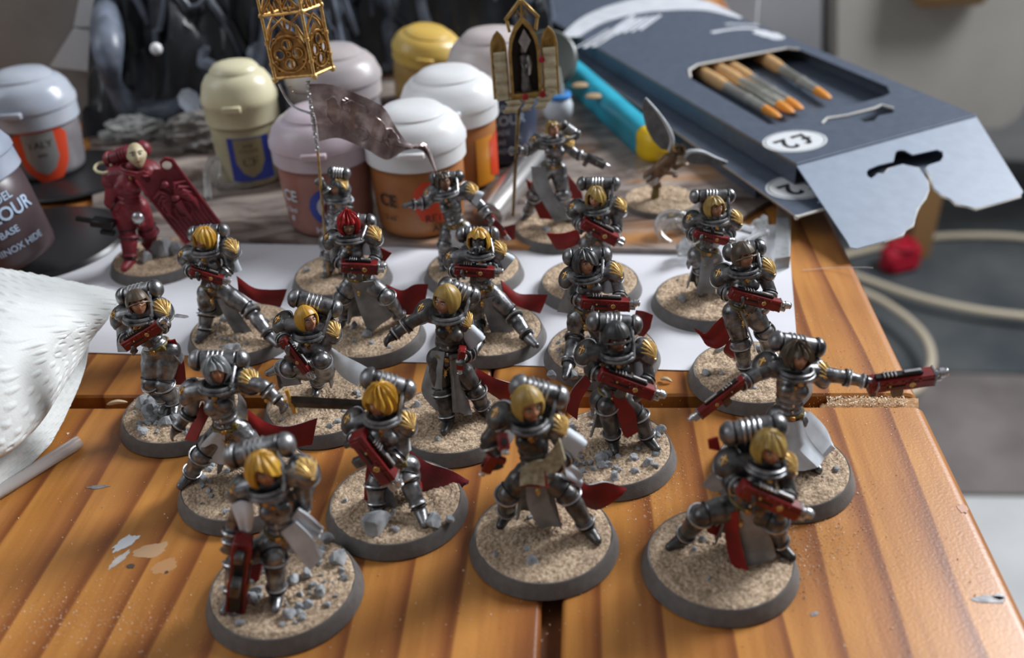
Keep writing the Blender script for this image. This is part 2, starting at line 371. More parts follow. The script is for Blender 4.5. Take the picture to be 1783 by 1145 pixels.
# ------------------------------------------------------------------ figurines
def sand_variants():
    out = []
    for k in range(4):
        g = MB(); N = 46; R = 14.45; vs = [(0, 0, 3.75)]; fs = []
        rng = random.Random(k)
        for i in range(1, N + 1):
            r = R * i / N
            for j in range(150):
                a = 2 * pi * j / 150; x, y = r * cos(a), r * sin(a)
                h = noise.noise(Vector((x * .35 + k * 9, y * .35, k))) * .55 + noise.noise(Vector((x * 1.5, y * 1.5, k * 3))) * .35 + noise.noise(Vector((x * 3.2, y * 3.2, k * 7))) * .34
                e = min(1, (R - r) / 1.1); wob = .35 * noise.noise(Vector((cos(a) * 6, sin(a) * 6, k))) if i == N else 0
                z = 3.55 + (.38 + h) * e
                rr = r + wob; vs.append((rr * cos(a), rr * sin(a), z if i < N else 3.4))
        for j in range(150): fs.append((0, 1 + j, 1 + (j + 1) % 150))
        for i in range(N - 1):
            for j in range(150):
                a = 1 + i * 150; j2 = (j + 1) % 150; fs.append((a + j, a + 150 + j, a + 150 + j2, a + j2))
        g.add(vs, fs); out.append(g.mesh('sand_top', SANDM, 80, fix=False))
    return out
SAND = sand_variants()
def grit_variants():
    out = []
    for k in range(3):
        rng = random.Random(50 + k); g = MB()
        for i in range(430):
            a = rng.random() * 2 * pi; r = 14.3 * sqrt(rng.random()); c = Vector((r * cos(a), r * sin(a), 3.85)); s = rnd_in(rng, .12, .3)
            o = [Vector((rng.uniform(-1, 1), rng.uniform(-1, 1), rng.uniform(-1, 1))).normalized() * s for _ in range(4)]
            g.add([c + q for q in o], [(0, 1, 2), (0, 2, 3), (0, 3, 1), (1, 3, 2)], 0 if rng.random() < .8 else 1)
        out.append(g.mesh('grit', [mat('pale_grit', (.50, .38, .27), 0, .9, col2=(.70, .58, .45), vs=800), ROCK], 0))
    return out
GRIT = grit_variants()
def rock_variants():
    out = []
    for k in range(6):
        rng = random.Random(90 + k); bm = bmesh.new(); bmesh.ops.create_icosphere(bm, subdivisions=2, radius=1)
        off = Vector((k * 5, k * 3, 1))
        cuts = [(Vector((rng.uniform(-1, 1), rng.uniform(-1, 1), rng.uniform(-.4, 1))).normalized(), rnd_in(rng, .45, .85)) for _ in range(7)]
        for v in bm.verts:
            p = v.co.copy()
            for n, d in cuts:
                q = p.dot(n)
                if q > d: p -= n * (q - d)
            p *= 1 + .16 * noise.noise(p * 2.2 + off); p.z *= .8; v.co = p * S
        me = bpy.data.meshes.new('rock'); bm.to_mesh(me); bm.free(); me.materials.append(ROCK); me.set_sharp_from_angle(angle=radians(22)); out.append(me)
    return out
ROCKS = rock_variants()
def base_mesh(r, rt, h):
    g = MB(); g.lathe([(r - .5, 0), (r, .35), (rt + .25, h - .3), (rt, h), (rt - .5, h - .1), (rt - .5, .5)], n=72); return g.mesh('base_rim', RIM, 35)
BASES = {}
def put_base(root, r, idx, sand=True):
    if r not in BASES: BASES[r] = base_mesh(r, r * .913, 3.6)
    inst('base_rim', BASES[r], root)
    k = r / 16.
    inst('sand_top', SAND[idx % 4], root, rot=(0, 0, idx * 1.3), sc=(k, k, 1))
    o = inst('grit', GRIT[idx % 3], root, rot=(0, 0, idx * 2.1), sc=(k, k, 1)); o['kind'] = 'stuff'

# --- heads, hair (shared meshes; unit = mm, head half-height ~ 2)
def head_mesh(mask=False, mm=None):
    g = MB(); n, m_ = 36, 28; rs = []
    def G(x, z, cx0, cz0, sx, sz): return math.exp(-((x - cx0) / sx) ** 2 - ((z - cz0) / sz) ** 2)
    for i in range(m_ + 1):
        t = -pi / 2 + pi * i / m_; ring = []
        for j in range(n):
            a = 2 * pi * j / n; x = cos(t) * sin(a); y = -cos(t) * cos(a); z = sin(t)
            wx = .80 if z > -.2 else .80 - .30 * (-.2 - z) / .8
            px, py, pz = x * wx, y * .95, z * 1.08
            if y < 0:
                k = -y
                py -= k * (.30 * G(x, z, 0, -.10, .13, .22) + .10 * G(x, z, 0, .05, .09, .25))       # nose
                py += k * (.17 * G(x, z, .34, .14, .2, .13) + .17 * G(x, z, -.34, .14, .2, .13))       # sockets
                py -= k * (.08 * G(x, z, 0, .36, .6, .13))                                            # brow
                py -= k * (.10 * G(x, z, 0, -.46, .24, .06) + .09 * G(x, z, 0, -.60, .2, .06)) - k * .05 * G(x, z, 0, -.53, .3, .04)   # lips
                py -= k * (.14 * G(x, z, 0, -.85, .25, .16))                                          # chin
                py -= k * .07 * (G(x, z, .45, -.2, .2, .2) + G(x, z, -.45, -.2, .2, .2))
            ring.append(Vector((px * 1.75, py * 1.75, pz * 1.9)))
        rs.append(ring)
    g.rings(rs)
    for s in (-1, 1):
        g.ball((s * .62, -1.42, .25), (.26, .16, .13), n=10, mi=1); g.ball((s * .62, -1.56, .25), (.1, .06, .1), n=8, mi=2)
        g.ball((s * 1.38, .05, .0), (.18, .38, .5), n=8)
        g.tube([(s * .3, -1.62, .58), (s * .65, -1.64, .7), (s * 1.0, -1.4, .58)], .07, 5, mi=2)
    g.tube([(-.42, -1.62, -1.0), (0, -1.76, -.98), (.42, -1.62, -1.0)], [.05, .09, .05], 5, mi=3)
    if mask:
        g.ball((0, -1.2, -.9), (1.05, 1.0, .8), n=16, mi=4); g.cyl((-.8, -1.5, -1.0), (-1.2, -2.0, -1.2), .45, .4, mi=4); g.cyl((.8, -1.5, -1.0), (1.2, -2.0, -1.2), .45, .4, mi=4)
        for k in range(4): g.torus((0, -1.95 - .02 * k, -.75 - .18 * k), frame((0, 0, 1)), .45, .07, 12, 5, mi=2, a0=pi * 1.1, a1=pi * 1.9)
    return g.mesh('head', [mm or SKIN, mat('eye_white', (.6, .58, .52), 0, .3), BLACK, mat('lip_paint', (.25, .06, .04), 0, .4), STEEL], 60)
HEAD = head_mesh(); HEADM = head_mesh(True, mat('grey_mask', (.12, .12, .12), .4, .4, var=.3)); HEADD = head_mesh(False, mat('dark_skin_paint', (.14, .07, .04), 0, .45, col2=(.30, .16, .10), vs=600)); HEADB = head_mesh(False, BONE)
def hair_mesh(style, mm):
    g = MB(); n = 72; K = 16; outer = []; seed = {'bob': 1, 'side': 2, 'long': 3, 'hood': 4, 'cap': 5, 'crop': 6, 'spike': 7}[style]
    for i in range(K + 1):
        ring = []
        for j in range(n):
            a = 2 * pi * j / n; az = ((a + pi) % (2 * pi)) - pi          # 0 = face side (-y)
            low = -1.05
            A = abs(az)
            if style == 'bob': fr = .52 + .08 * sin(az * 9); w0 = .85
            elif style == 'side': fr = .55 - .85 * max(0, min(1, (az + .45) / .9)); w0 = .72
            elif style == 'long': fr = .30 - .75 * max(0, min(1, (az + .1) / .8)); w0 = .62; low = -1.35
            elif style == 'hood': fr = .50 + .18 * cos(az * 2); w0 = .72; low = -1.0
            elif style == 'cap': fr = .42; w0 = .9; low = -.85
            elif style == 'crop': fr = .62; w0 = 1.0; low = -.5
            else: fr = .35 + .15 * sin(az * 11); w0 = .7
            k = max(0, min(1, (A - w0) / .22)); k = k * k * (3 - 2 * k)
            zb = fr * (1 - k) + low * k
            t0 = math.asin(max(-1, min(1, zb / 1.36))); t = pi / 2 - (pi / 2 - t0) * i / K
            gro = {'bob': .055, 'side': .07, 'long': .12, 'hood': .012, 'cap': .01, 'crop': .05, 'spike': .16}[style]
            nz = noise.noise(Vector((cos(a) * 3, sin(a) * 3, seed + t)))
            r = 1.20 + gro * (sin(az * 13 + 2.5 * nz + t * 1.5) * (1 - (i / K < .12)) + .8 * nz) + (.10 * (i / K) ** 2 if style in ('bob', 'side') else 0)
            low_t = (i / K)
            wid = .92 + (.10 * low_t if style in ('bob', 'long', 'side') else 0)
            x = cos(t) * sin(a) * r * wid; y = -cos(t) * cos(a) * r * (1.0 if abs(az) < 1.5 else 1.08); z = sin(t) * r * 1.12 if t > 0 else sin(t) * 1.35
            if style == 'spike' and t > 1.0: z += .55 * ((t - 1) / .57) ** 2
            if style == 'hood' and t > 1.1: z += .12 * ((t - 1.1) / .47)
            if style == 'long': x += .12 * sin(z * 3 + az * 2) * low_t
            ring.append(Vector((x * 1.75, y * 1.72, z * 1.75 + .15)))
        outer.append(ring)
    inner = [[Vector((p.x * .86, p.y * .86, p.z * (.9 if p.z > 0 else .98))) for p in ring] for ring in outer[::-1][:K - 1]]
    g.rings(outer + inner, 0, True)
    if style == 'cap': g.tube([(-1.9, -.6, -.2), (-1.3, -1.9, .35), (0, -2.35, .5), (1.3, -1.9, .35), (1.9, -.6, -.2)], .16, 6)
    return g.mesh('hair', mm, 55)
HM = {}
def get_hair(style, mm):
    k = (style, mm.name)
    if k not in HM: HM[k] = hair_mesh(style, mm)
    return HM[k]

def remesh_body(g, name, mm, parent, voxel=.3):
    me = g.mesh('tmp', mm, 0); o = bpy.data.objects.new('tmp', me); COL.objects.link(o)
    md = o.modifiers.new('r', 'REMESH'); md.mode = 'VOXEL'; md.voxel_size = voxel * S; md.use_smooth_shade = True
    sm = o.modifiers.new('s', 'SMOOTH'); sm.factor = .45; sm.iterations = 2
    dg = bpy.context.evaluated_depsgraph_get(); me2 = bpy.data.meshes.new_from_object(o.evaluated_get(dg))
    bpy.data.objects.remove(o); me2.name = name
    me2.materials.clear(); me2.materials.append(mm)
    o2 = bpy.data.objects.new(name, me2); COL.objects.link(o2); o2.parent = parent; return o2

def hand(g, wrist, palm, grip=None, r=.95):
    """palm with four unequal fingers and a thumb, relaxed or curled round grip axis"""
    wrist = Vector(wrist); palm = Vector(palm); d = (palm - wrist); d = d.normalized() if d.length > .01 else Vector((0, -1, 0))
    ax = Vector(grip).normalized() if grip is not None else frame(d).col[0]
    ax = (ax - d * ax.dot(d)); ax = ax.normalized() if ax.length > .1 else frame(d).col[0].copy()
    nrm = d.cross(ax)
    if nrm.z > 0: nrm = -nrm
    R = Matrix((ax, nrm, d)).transposed(); g.ball(palm, (r * 1.1, r * .65, r * 1.15), R, 10)
    for k, L in enumerate((1.55, 1.8, 1.7, 1.3)):
        b = palm + ax * (k - 1.5) * .62 + d * r * .7
        k1 = b + (d * .75 + nrm * (.35 if grip is None else .7)) * L * .55; k2 = k1 + (d * (.4 if grip is None else -.25) + nrm * .8) * L * .5
        g.cap(b, k1, .36, .34, 8); g.cap(k1, k2, .33, .27, 8)
    t0 = palm - ax * r * .9; t1 = t0 + (-ax * .5 + d * .7 + nrm * .3).normalized() * 1.2
    g.cap(t0, t1, .38, .34, 8); g.cap(t1, t1 + (d * .5 + nrm * .7 + ax * .3).normalized() * .8, .33, .27, 8)

def gun(root, rear, muz, h, kind='rifle', roll=0., red=None):
    A = (muz - rear); L = A.length; A.normalize(); up = Vector((0, 0, 1)) - A * A.z
    if up.length < .35: up = Vector((0, 1, 0)) - A * A.y
    up.normalize(); up = (Matrix.Rotation(roll, 3, A) @ up); sd = A.cross(up); R = Matrix((A, sd, up)).transposed(); red = red or RED
    h *= 1.14
    P = lambda a, s, u: rear + A * (a * L) + sd * s * h + up * u * h
    g = MB()
    if kind == 'pistol':
        g.box(P(.45, 0, 0), (L * .75, h * .5, h * .62), R, .18); g.box(P(.3, 0, .3), (L * .4, h * .36, h * .2), R, .08)
        g.box(P(.15, 0, -.42), (h * .32, h * .36, h * .7), R, .1)
        o = g.obj('gun', [red], root); b = MB()
        b.cyl(P(.75, 0, .1), P(1.0, 0, .1), h * .17, n=14); b.torus(P(1.0, 0, .1), frame(A), h * .15, h * .05, 14, 6); b.cyl(P(.8, 0, -.15), P(.93, 0, -.15), h * .1)
        b.obj('barrel', BRIGHT, o); b = MB(); b.box(P(.5, 0, .36), (L * .35, h * .2, h * .16), R, .05); b.obj('sight', BLACK, o); return o, P
    wd = .56 if kind == 'rifle' else .70
    g.box(P(.43, 0, 0), (L * .80, h * wd, h * .66), R, .22); g.box(P(.64, 0, -.1), (L * .36, h * (wd + .1), h * .46), R, .18)
    g.box(P(.16, 0, -.08), (L * .18, h * (wd + .08), h * .42), R, .15)
    for k in range(5): g.box(P(.24 + k * .1, (wd / 2 + .02), .18), (L * .03, h * .06, h * .12), R, .03)
    for k in range(5): g.box(P(.24 + k * .1, -(wd / 2 + .02), .18), (L * .03, h * .06, h * .12), R, .03)
    o = g.obj('gun', [red], root)
    t = MB(); t.box(P(.40, 0, .40), (L * .56, h * .26, h * .17), R, .08)
    for k in range(4): t.box(P(.22 + .045 * k, 0, .50), (L * .018, h * .30, h * .09), R, .03, mi=1)
    t.box(P(.56, 0, .50), (L * .2, h * .14, h * .12), R, .05, mi=1); t.obj('top_rail', [BLACK, BRIGHT], o)
    b = MB(); b.cyl(P(.80, 0, .12), P(.98, 0, .12), h * .17, h * .16, bev=.06); b.torus(P(.98, 0, .12), frame(A), h * .15, h * .05, 16, 6); b.cyl(P(.89, 0, .12), P(.95, 0, .12), h * .23, bev=.05)
    b.cyl(P(.80, 0, -.2), P(.93, 0, -.2), h * .14, bev=.05)
    if kind == 'heavy': b.cyl(P(.80, .22, -.05), P(.97, .22, -.05), h * .16, bev=.05); b.box(P(.845, 0, 0), (L * .05, h * .55, h * .6), R, .1)
    b.obj('barrel', BRIGHT, o)
    b = MB(); b.cyl(P(.985, 0, .12), P(.99, 0, .12), h * .10); b.obj('bore', BLACK, o)
    uf = MB(); uf.box(P(.44, 0, -.36), (L * .66, h * .34, h * .12), R, .06); uf.obj('underframe', BLACK, o)
    uf = MB(); uf.box(P(.825, 0, .0), (L * .03, h * (wd + .06), h * .7), R, .1); uf.obj('front_plate', STEEL, o)
    for sgn in (1, -1):
        uf = MB(); uf.box(P(.36, sgn * (wd / 2 + .01), -.06), (L * .36, h * .07, h * .1), R, .03); uf.obj('side_slot', BLACK, o)
    mg = MB(); mg.box(P(.42, 0, -.62), (L * .13, h * .3, h * .62), R, .12); mg.box(P(.12, 0, -.5), (L * .07, h * .26, h * .5), R, .1); mg.obj('magazine', DARK, o)
    for sgn in (1, -1):
        e = MB(); c = P(.55, sgn * (wd / 2 + .07), .0); Rf = frame(sd * sgn, up)
        e.torus(c, Rf, h * .11, h * .03, 12, 5); e.box(c, (h * .05, h * .3, h * .05), Rf, .02); e.box(c + up * h * .04, (h * .2, h * .05, h * .05), Rf, .02); e.ball(P(.28, sgn * (wd / 2 + .03), .05), h * .06, n=8)
        e.obj('emblem', GOLD, o)
    return o, P

def pad(root, c, out, mm, emblem, r=2.5, rim=STEEL):
    out = Vector(out).normalized(); R = frame(out, (0, 0, 1)); g = MB()
    prof = [(r * 1.0, -.9), (r * 1.02, -.25), (r * .94, .35), (r * .72, .95), (r * .42, 1.3), (.05, 1.42)]
    g.rings([[c + R @ Vector((q * cos(2 * pi * j / 28) * .9, q * sin(2 * pi * j / 28) * 1.08, z)) for j in range(28)] for q, z in prof], 0)
    g.torus(c - out * .65, R @ Matrix.Diagonal((.9, 1.08, 1)), r * 1.03, .26, 28, 6, 1)
    o = g.obj('shoulder_pad', [mm, rim], root); e = MB()
    if emblem == 'wing':
        base = c + R @ Vector((0, -r * .72, 1.0)); e.rings([[c + R @ Vector((q * .84 * cos(2 * pi * j / 26) * .9, q * .84 * sin(2 * pi * j / 26) * 1.08, z * .93 + .28)) for j in range(26)] for q, z in [(r * .99, -.2)] + prof[2:]])
        for k in range(7):
            a = radians(-42 + 84 * k / 6); L = r * (1.52 - .34 * abs(k - 3) / 3); pts = []
            for q in range(5):
                t = q / 4; x = sin(a) * L * t; y = -r * .74 + cos(a) * L * t; rr = sqrt((x / (r * .9)) ** 2 + (y / (r * 1.08)) ** 2); z = 1.42 - 1.25 * min(rr, 1.0) ** 2.2 + .26
                pts.append(c + R @ Vector((x, y, z)))
            e.tube(pts, [.12, .2, .25, .27, .16], 6)
        e.torus(base, R, .35, .14, 10, 5)
        e.obj('wing_emblem', GOLD, o)
    elif emblem == 'cross':
        q = c + out * 1.45; e.box(q, (.35, 2.2, .3), R, .08); e.box(q + R @ Vector((0, .35, 0)), (1.5, .35, .3), R, .08); e.torus(q, R, .7, .13, 14, 5); e.obj('cross_emblem', BRASS, o)
    return o

def figurine(key, bp, label, head, chest, pelvis, padl, padr, legs, arms=(), hair=('bob', HAIRY), face=(0, 10), hr=1., pack=None, packr=2.25, packdy=3.6,
             guns=(), strips=(), sleeve=None, rocks=10, rockp=(), body=STEEL, collar=STEEL, headm=None, padm=STEEL, padlm=DARK, emb=('cross', 'wing'), belt=True,
             tabard=True, hose=True, kneel=False, r=16., bulk=1., beads=True, idx=0, tilt=0, group='painted armoured figurines on sand-covered round bases', voxel=.3, skirt=True, padr_r=2.5, marine=False):
    bulk = bulk if marine else bulk * 1.24; hr *= 1.24; packr *= 1.0 if marine else .88; face = (face[0], face[1] - 24)
    B = at(*bp); B.z = 0; root = empty('figurine', B, label, 'figurine', group); by = B.y
    def J(p, dy=0.): return aty(p[0], p[1], by + (p[2] if len(p) > 2 else dy)) - B
    put_base(root, r, idx)
    rng = random.Random(key)
    for i in range(rocks):
        a = rng.random() * 2 * pi; q = (r - 3.5) * sqrt(rnd_in(rng, .15, 1)); s = rnd_in(rng, .45, 1.15) if rng.random() < .85 else 1.6
        inst('rock', ROCKS[rng.randrange(6)], root, (q * cos(a), q * sin(a), 4.0 + s * .15), (rng.uniform(-.5, .5), rng.uniform(-.5, .5), rng.random() * 6), (s, s * rnd_in(rng, .7, 1.1), s))
    for (x, y, s) in rockp:
        p = at(x, y, 4.2) - B; inst('rock', ROCKS[int(x + y) % 6], root, (p.x, p.y, 3.9 + s * .45), (rng.uniform(-.6, .6), rng.uniform(-.6, .6), x), (s, s, s * 1.1))
    hd = J(head, -.8); ch = J(chest, -.3); pv = J(pelvis, 0); pl = J(padl, .4); pr = J(padr, .4)
    ax = (pr - pl); ax.normalize(); fw = Vector((ax.y, -ax.x, 0)).normalized(); upb = (ch - pv).normalized(); k = bulk
    sl = pl + ax * .9 * k - Vector((0, 0, .4)); sr = pr - ax * .9 * k - Vector((0, 0, .4)); wst = pv.lerp(ch, .38)
    neck = hd.lerp(ch, .42); up3 = (ch - pv).normalized()
    g = MB()
    # torso
    g.cap(pv, wst, 2.45 * k, 2.0 * k, 14); g.cap(wst, ch, 2.0 * k, 2.7 * k, 14); g.cap(ch, neck, 2.5 * k, 1.5 * k, 14)
    g.cap(sl, sr, 1.9 * k, 1.9 * k, 12)
    fwc = (fw - up3 * fw.dot(up3)).normalized()
    for s_ in (-1, 1): g.ball(ch + ax * s_ * 1.35 * k + fwc * 1.75 * k - up3 * .3, 1.35 * k, n=14)
    hips = []; trims = []
    for i, lg in enumerate(legs):
        knee, foot = lg[0], lg[1]; toe = lg[2] if len(lg) > 2 else 0
        s_ = -1 if i == 0 else 1
        hip = pv + ax * s_ * 1.7 * k - up3 * 1.0
        fz = lg[3] if len(lg) > 3 else 5.0
        ft = at(foot[0], foot[1], fz) - B
        kn = aty(knee[0], knee[1], by + (knee[2] if len(knee) > 2 else (hip.y + ft.y) / 2 - 1.2)) - B
        g.cap(hip, kn, 2.35 * k, 1.55 * k, 14); g.cap(hip.lerp(kn, .35), hip.lerp(kn, .7), 2.3 * k, 1.95 * k, 12)
        sh = (ft - kn).normalized(); g.cap(kn, ft, 1.5 * k, 1.15 * k, 12); g.cap(kn.lerp(ft, .3), kn.lerp(ft, .62), 1.75 * k, 1.5 * k, 12)
        g.cyl(kn + sh * .55, kn + sh * 1.05, 2.15 * k, 1.95 * k, 16); g.ball(kn + fw * .5, 1.75 * k, n=12)
        g.cyl(kn.lerp(ft, .74), kn.lerp(ft, .80), 1.65 * k, 1.6 * k, 14)
        trims += [(kn + sh * .62, sh, 2.12 * k, .24, BRIGHT), (kn + sh * 1.25, sh, 1.9 * k, .2, BLACK), (kn.lerp(ft, .77), sh, 1.66 * k, .2, BRIGHT), (kn.lerp(ft, .86), sh, 1.42 * k, .22, BLACK), (hip.lerp(kn, .86), (kn - hip).normalized(), 1.88 * k, .2, BLACK)]
        td = Vector((sin(radians(toe)), -cos(radians(toe)), -.12)); g.cap(ft, ft + td * 2.7 * k, 1.25 * k, .8 * k, 10); g.cap(ft - td * .6, ft, 1.2 * k, 1.2 * k, 10)
        if ft.z > 6.5: g.cap(ft, Vector((ft.x, ft.y, 4.)), 1.3, 1.6, 10)
    # arms
    A2 = list(arms)
    gunP = []
    for gd in guns:
        rr = J(gd['a'], -4.6); mm_ = J(gd['b'], -4.6); gunP.append((rr, mm_, gd))
    ends = []
    for i in (0, 1):
        a = A2[i] if i < len(A2) else None; s0 = (sl, sr)[i]; s_ = (-1, 1)[i]; grip = None
        if a is None and gunP:
            rr, mm_, gd = gunP[0]; hp = rr.lerp(mm_, (.16, .66)[i] if (mm_ - rr).dot(ax) > 0 else (.66, .16)[i]) + fw * -.6 - Vector((0, 0, gd.get('h', 3.4) * .28)); grip = Vector((0, 0, 1))
            el = s0.lerp(hp, .45) + ax * s_ * 1.6 - Vector((0, 0, 1.9)) - fw * .5
        elif a is None: hp = s0 + Vector((s_ * 2, -1, -8)); el = s0 + Vector((s_ * 2, .5, -4))
        else:
            el = J(a[0], -.8); hp = J(a[1], -2.2)
            if len(a) > 2: grip = Vector(a[2])
        g.cap(s0, el, 1.55 * k, 1.25 * k, 12); g.cap(el, hp, 1.3 * k, .95 * k, 12); g.cyl(el.lerp(hp, .22), el.lerp(hp, .32), 1.6 * k, 1.5 * k, 14); g.cyl(el.lerp(hp, .74), el.lerp(hp, .84), 1.25 * k, 1.3 * k, 12)
        ad = (hp - el).normalized(); trims += [(el.lerp(hp, .34), ad, 1.5 * k, .2, BRIGHT), (el.lerp(hp, .18), ad, 1.45 * k, .2, BLACK), (el.lerp(hp, .80), ad, 1.3 * k, .2, BRIGHT), (el.lerp(hp, .92), ad, 1.05 * k, .18, BLACK)]
        hand(g, el, hp + (hp - el).normalized() * .7, grip, .9 * k); ends.append((el, hp))
    # corset ribs and plate edges
    for t in (.25, .45, .65): c_ = pv.lerp(ch, t); g.torus(c_ + fwc * .15, frame(up3), (2.25 + .5 * abs(t - .3)) * k, .22, 20, 6)
    remesh_body(g, 'body', body, root, voxel)
    for c_, a_, r1_, r2_, m_ in trims:
        q = MB(); q.torus(c_, frame(a_), r1_, r2_, 22, 6); q.obj('armour_ring', (CRIM if marine and m_ is BRIGHT else m_), root)
    if not marine:
        q = MB(); p0 = ch + fwc * 2.3 - up3 * .2
        for s_ in (-1, 1):
            q.torus(ch + ax * s_ * 1.35 * k + fwc * 1.75 * k - up3 * .3, frame(fwc * .9 + ax * s_ * .35 + up3 * .1), 1.33 * k, .17, 20, 6)
        q.obj('breastplate_trim', BRASS if padlm is DARK else BRIGHT, root)
        for t in (.12, .34, .56):
            q = MB(); c_ = pv.lerp(ch, t); q.box(c_ + fwc * (2.25 + .35 * t) * k, (.5, .4, .8), frame(up3, fwc), .1); q.obj('corset_clasp', BRIGHT, root)
        for s_ in (-1, 1):
            q = MB(); c_ = pv + ax * s_ * 2.6 * k - up3 * 1.6 + fw * .9
            q.patch(sheet([[c_ + up3 * 1.9 - fw * 1.6, c_ + up3 * 2.2 + fw * 1.0], [c_ - fw * 1.9 + ax * s_ * .7, c_ + fw * 1.4 + ax * s_ * .5], [c_ - up3 * 2.4 - fw * 1.8 + ax * s_ * .8, c_ - up3 * 2.6 + fw * 1.2 + ax * s_ * .7]], 7, 6), .4, 0, 0)
            q.obj('hip_plate', STEEL, root, 50)
    # collar
    hf = Vector((sin(radians(face[0])), -cos(radians(face[0])), 0))
    g = MB(); cu = (hd - ch).normalized(); cu = (cu + Vector((0, .25, .6))).normalized(); Rc = frame(cu, fw)
    cc = hd - cu * 2.15 * hr + fw * .2
    g.torus(cc, Rc, 2.75 * k, .5, 28, 8, 0); g.torus(cc - cu * .75, Rc, 3.05 * k, .42, 28, 8, 0)
    g.cyl(cc - cu * 1.2, cc + cu * .05, 2.6 * k, 2.55 * k, 22, 1)
    g.ball(cc + fw * 2.9 * k - cu * 1.1, .62, n=10, mi=2); g.ball(cc + fw * 2.6 * k - cu * 1.1 + ax * 1.2, .4, n=8, mi=0); g.ball(cc + fw * 2.6 * k - cu * 1.1 - ax * 1.2, .4, n=8, mi=0)
    g.obj('collar', [collar, BLACK, BRASS], root)
    # chest ornament
    if not marine:
        g = MB(); q = ch + fwc * 3.0 + up3 * .4; g.box(q, (.4, .3, 2.0), frame(up3, fw), .08); g.ball(q + up3 * .9, .45, n=8); g.torus(q + up3 * .2, frame(fwc), .62, .14, 12, 5)
        for t in range(3): g.ball(q - up3 * (.9 + .5 * t) - fwc * .25 * t, .24, n=6)
        g.obj('chest_ornament', BRASS, root)
    # head and hair
    yaw, pit = radians(face[0]), radians(face[1])
    Rh = Matrix.Rotation(yaw, 4, 'Z') @ Matrix.Rotation(pit, 4, 'X') @ Matrix.Rotation(radians(tilt), 4, 'Y')
    ho = inst('head', headm or HEAD, root, hd, Rh.to_euler(), hr)
    if hair: inst('hair', get_hair(*hair), root, hd, Rh.to_euler(), hr)
    # backpack
    if pack:
        a, b = J(pack[0], packdy), J(pack[1], packdy); d = (b - a); L = d.length; d.normalize(); R = frame(d); rr = packr * k
        g = MB(); t0, t1 = rr * .95, L - rr * .95
        g.cyl(a + d * t0, a + d * t1, rr * .93, n=26, bev=.2)
        low = (a + b) / 2 - Vector((0, -0.3, rr * 1.3)); Rb = Matrix((ax, fw * -1, ax.cross(fw * -1))).transposed(); g.box(low, (L * .55, 2.6, rr * 2.2), Rb, .4)
        po = g.obj('power_pack', [body if marine else STEEL], root)
        g = MB()
        for i in range(4): c_ = a + d * (L * .5 + (i - 1.5) * rr * .42 - L * .04); g.torus(c_, R, rr * .97, .2, 26, 6)
        g.obj('rib_band', [CRIM if marine else BRIGHT], po)
        g = MB()
        for t in (t0 - .18, t1 + .18): g.cyl(a + d * (t - .28), a + d * (t + .28), rr * .84, n=24)
        g.obj('seam_ring', BLACK, po)
        for t, sg in ((t0 - .4, -1), (t1 + .4, 1)):
            g = MB(); pr_ = [(rr * .9, 0), (rr * 1.0, .2), (rr * 1.02, .55), (rr * .93, rr * .55), (rr * .68, rr * .85), (rr * .3, rr * 1.02), (.03, rr * 1.05)]
            g.lathe(pr_, a + d * t, frame(d * sg), 24)
            for q in range(3):
                aa = q * 2.1; g.ball(a + d * (t + sg * rr * .3) + frame(d * sg) @ Vector((cos(aa) * rr * .98, sin(aa) * rr * .98, 0)), .18, n=6)
            g.obj('end_cap', [CRIM if marine else STEEL], po)
        if hose and not marine:
            for s_ in ((1,) if hose == 1 else (-1, 1)):
                q = (b if s_ > 0 else a) - d * s_ * rr * .9; p0 = cc + ax * s_ * 2.0 * k + fw * 2.2 - cu * .9
                pts = catmull([p0, p0 + ax * s_ * 1.0 + Vector((0, 1.0, 1.0)), q + Vector((0, -2.2, 0)), q + Vector((0, -.4, .2))], 22)
                g = MB(); g.tube(pts, [.42 + .14 * (i % 2) for i in range(22)], 8); g.obj('hose', STEEL, root)
    # pads
    oL = (-ax * .55 + Vector((0, 0, .75)) + fw * .55); oR = (ax * .55 + Vector((0, 0, .75)) + fw * .55)
    pad(root, pl, oL, padlm, emb[0], 2.35 * k, STEEL if not marine else body); pad(root, pr, oR, padm, emb[1], padr_r * k, STEEL if not marine else body)
    if belt:
        g = MB(); bc = pv.lerp(ch, .18); g.torus(bc, frame(up3), 2.45 * k, .42, 24, 6); g.box(bc + fwc * 2.7 * k, (1.2, .6, 1.0), Matrix((ax, -fwc, up3)).transposed(), .15, 1)
        g.box(bc + fwc * 1.9 + ax * 2.0, (1.7, 1.2, 1.8), Matrix((ax, -fwc, up3)).transposed(), .25); g.obj('belt', [OLIVE, BRASS], root)
    if beads:
        g = MB(); p0 = pv.lerp(ch, .12) + fwc * 2.6 - ax * 1.8; p1 = pv.lerp(ch, .12) + fwc * 2.6 + ax * 1.6; pm = (p0 + p1) / 2 - up3 * 2.6 + fwc * .6
        for q in catmull([p0, pm, p1], 13): g.ball(q, .26, n=6)
        o = g.obj('bead_chain', BRASS, root); o['kind'] = 'stuff'
        g = MB(); g.ball(pm - up3 * .6, (.55, .5, .62), n=10); g.box(pm - up3 * 1.5, (.3, .3, 1.2), frame(up3), .06); g.box(pm - up3 * 1.4, (1.0, .3, .3), frame(up3), .06); g.obj('pendant', GOLD, root)
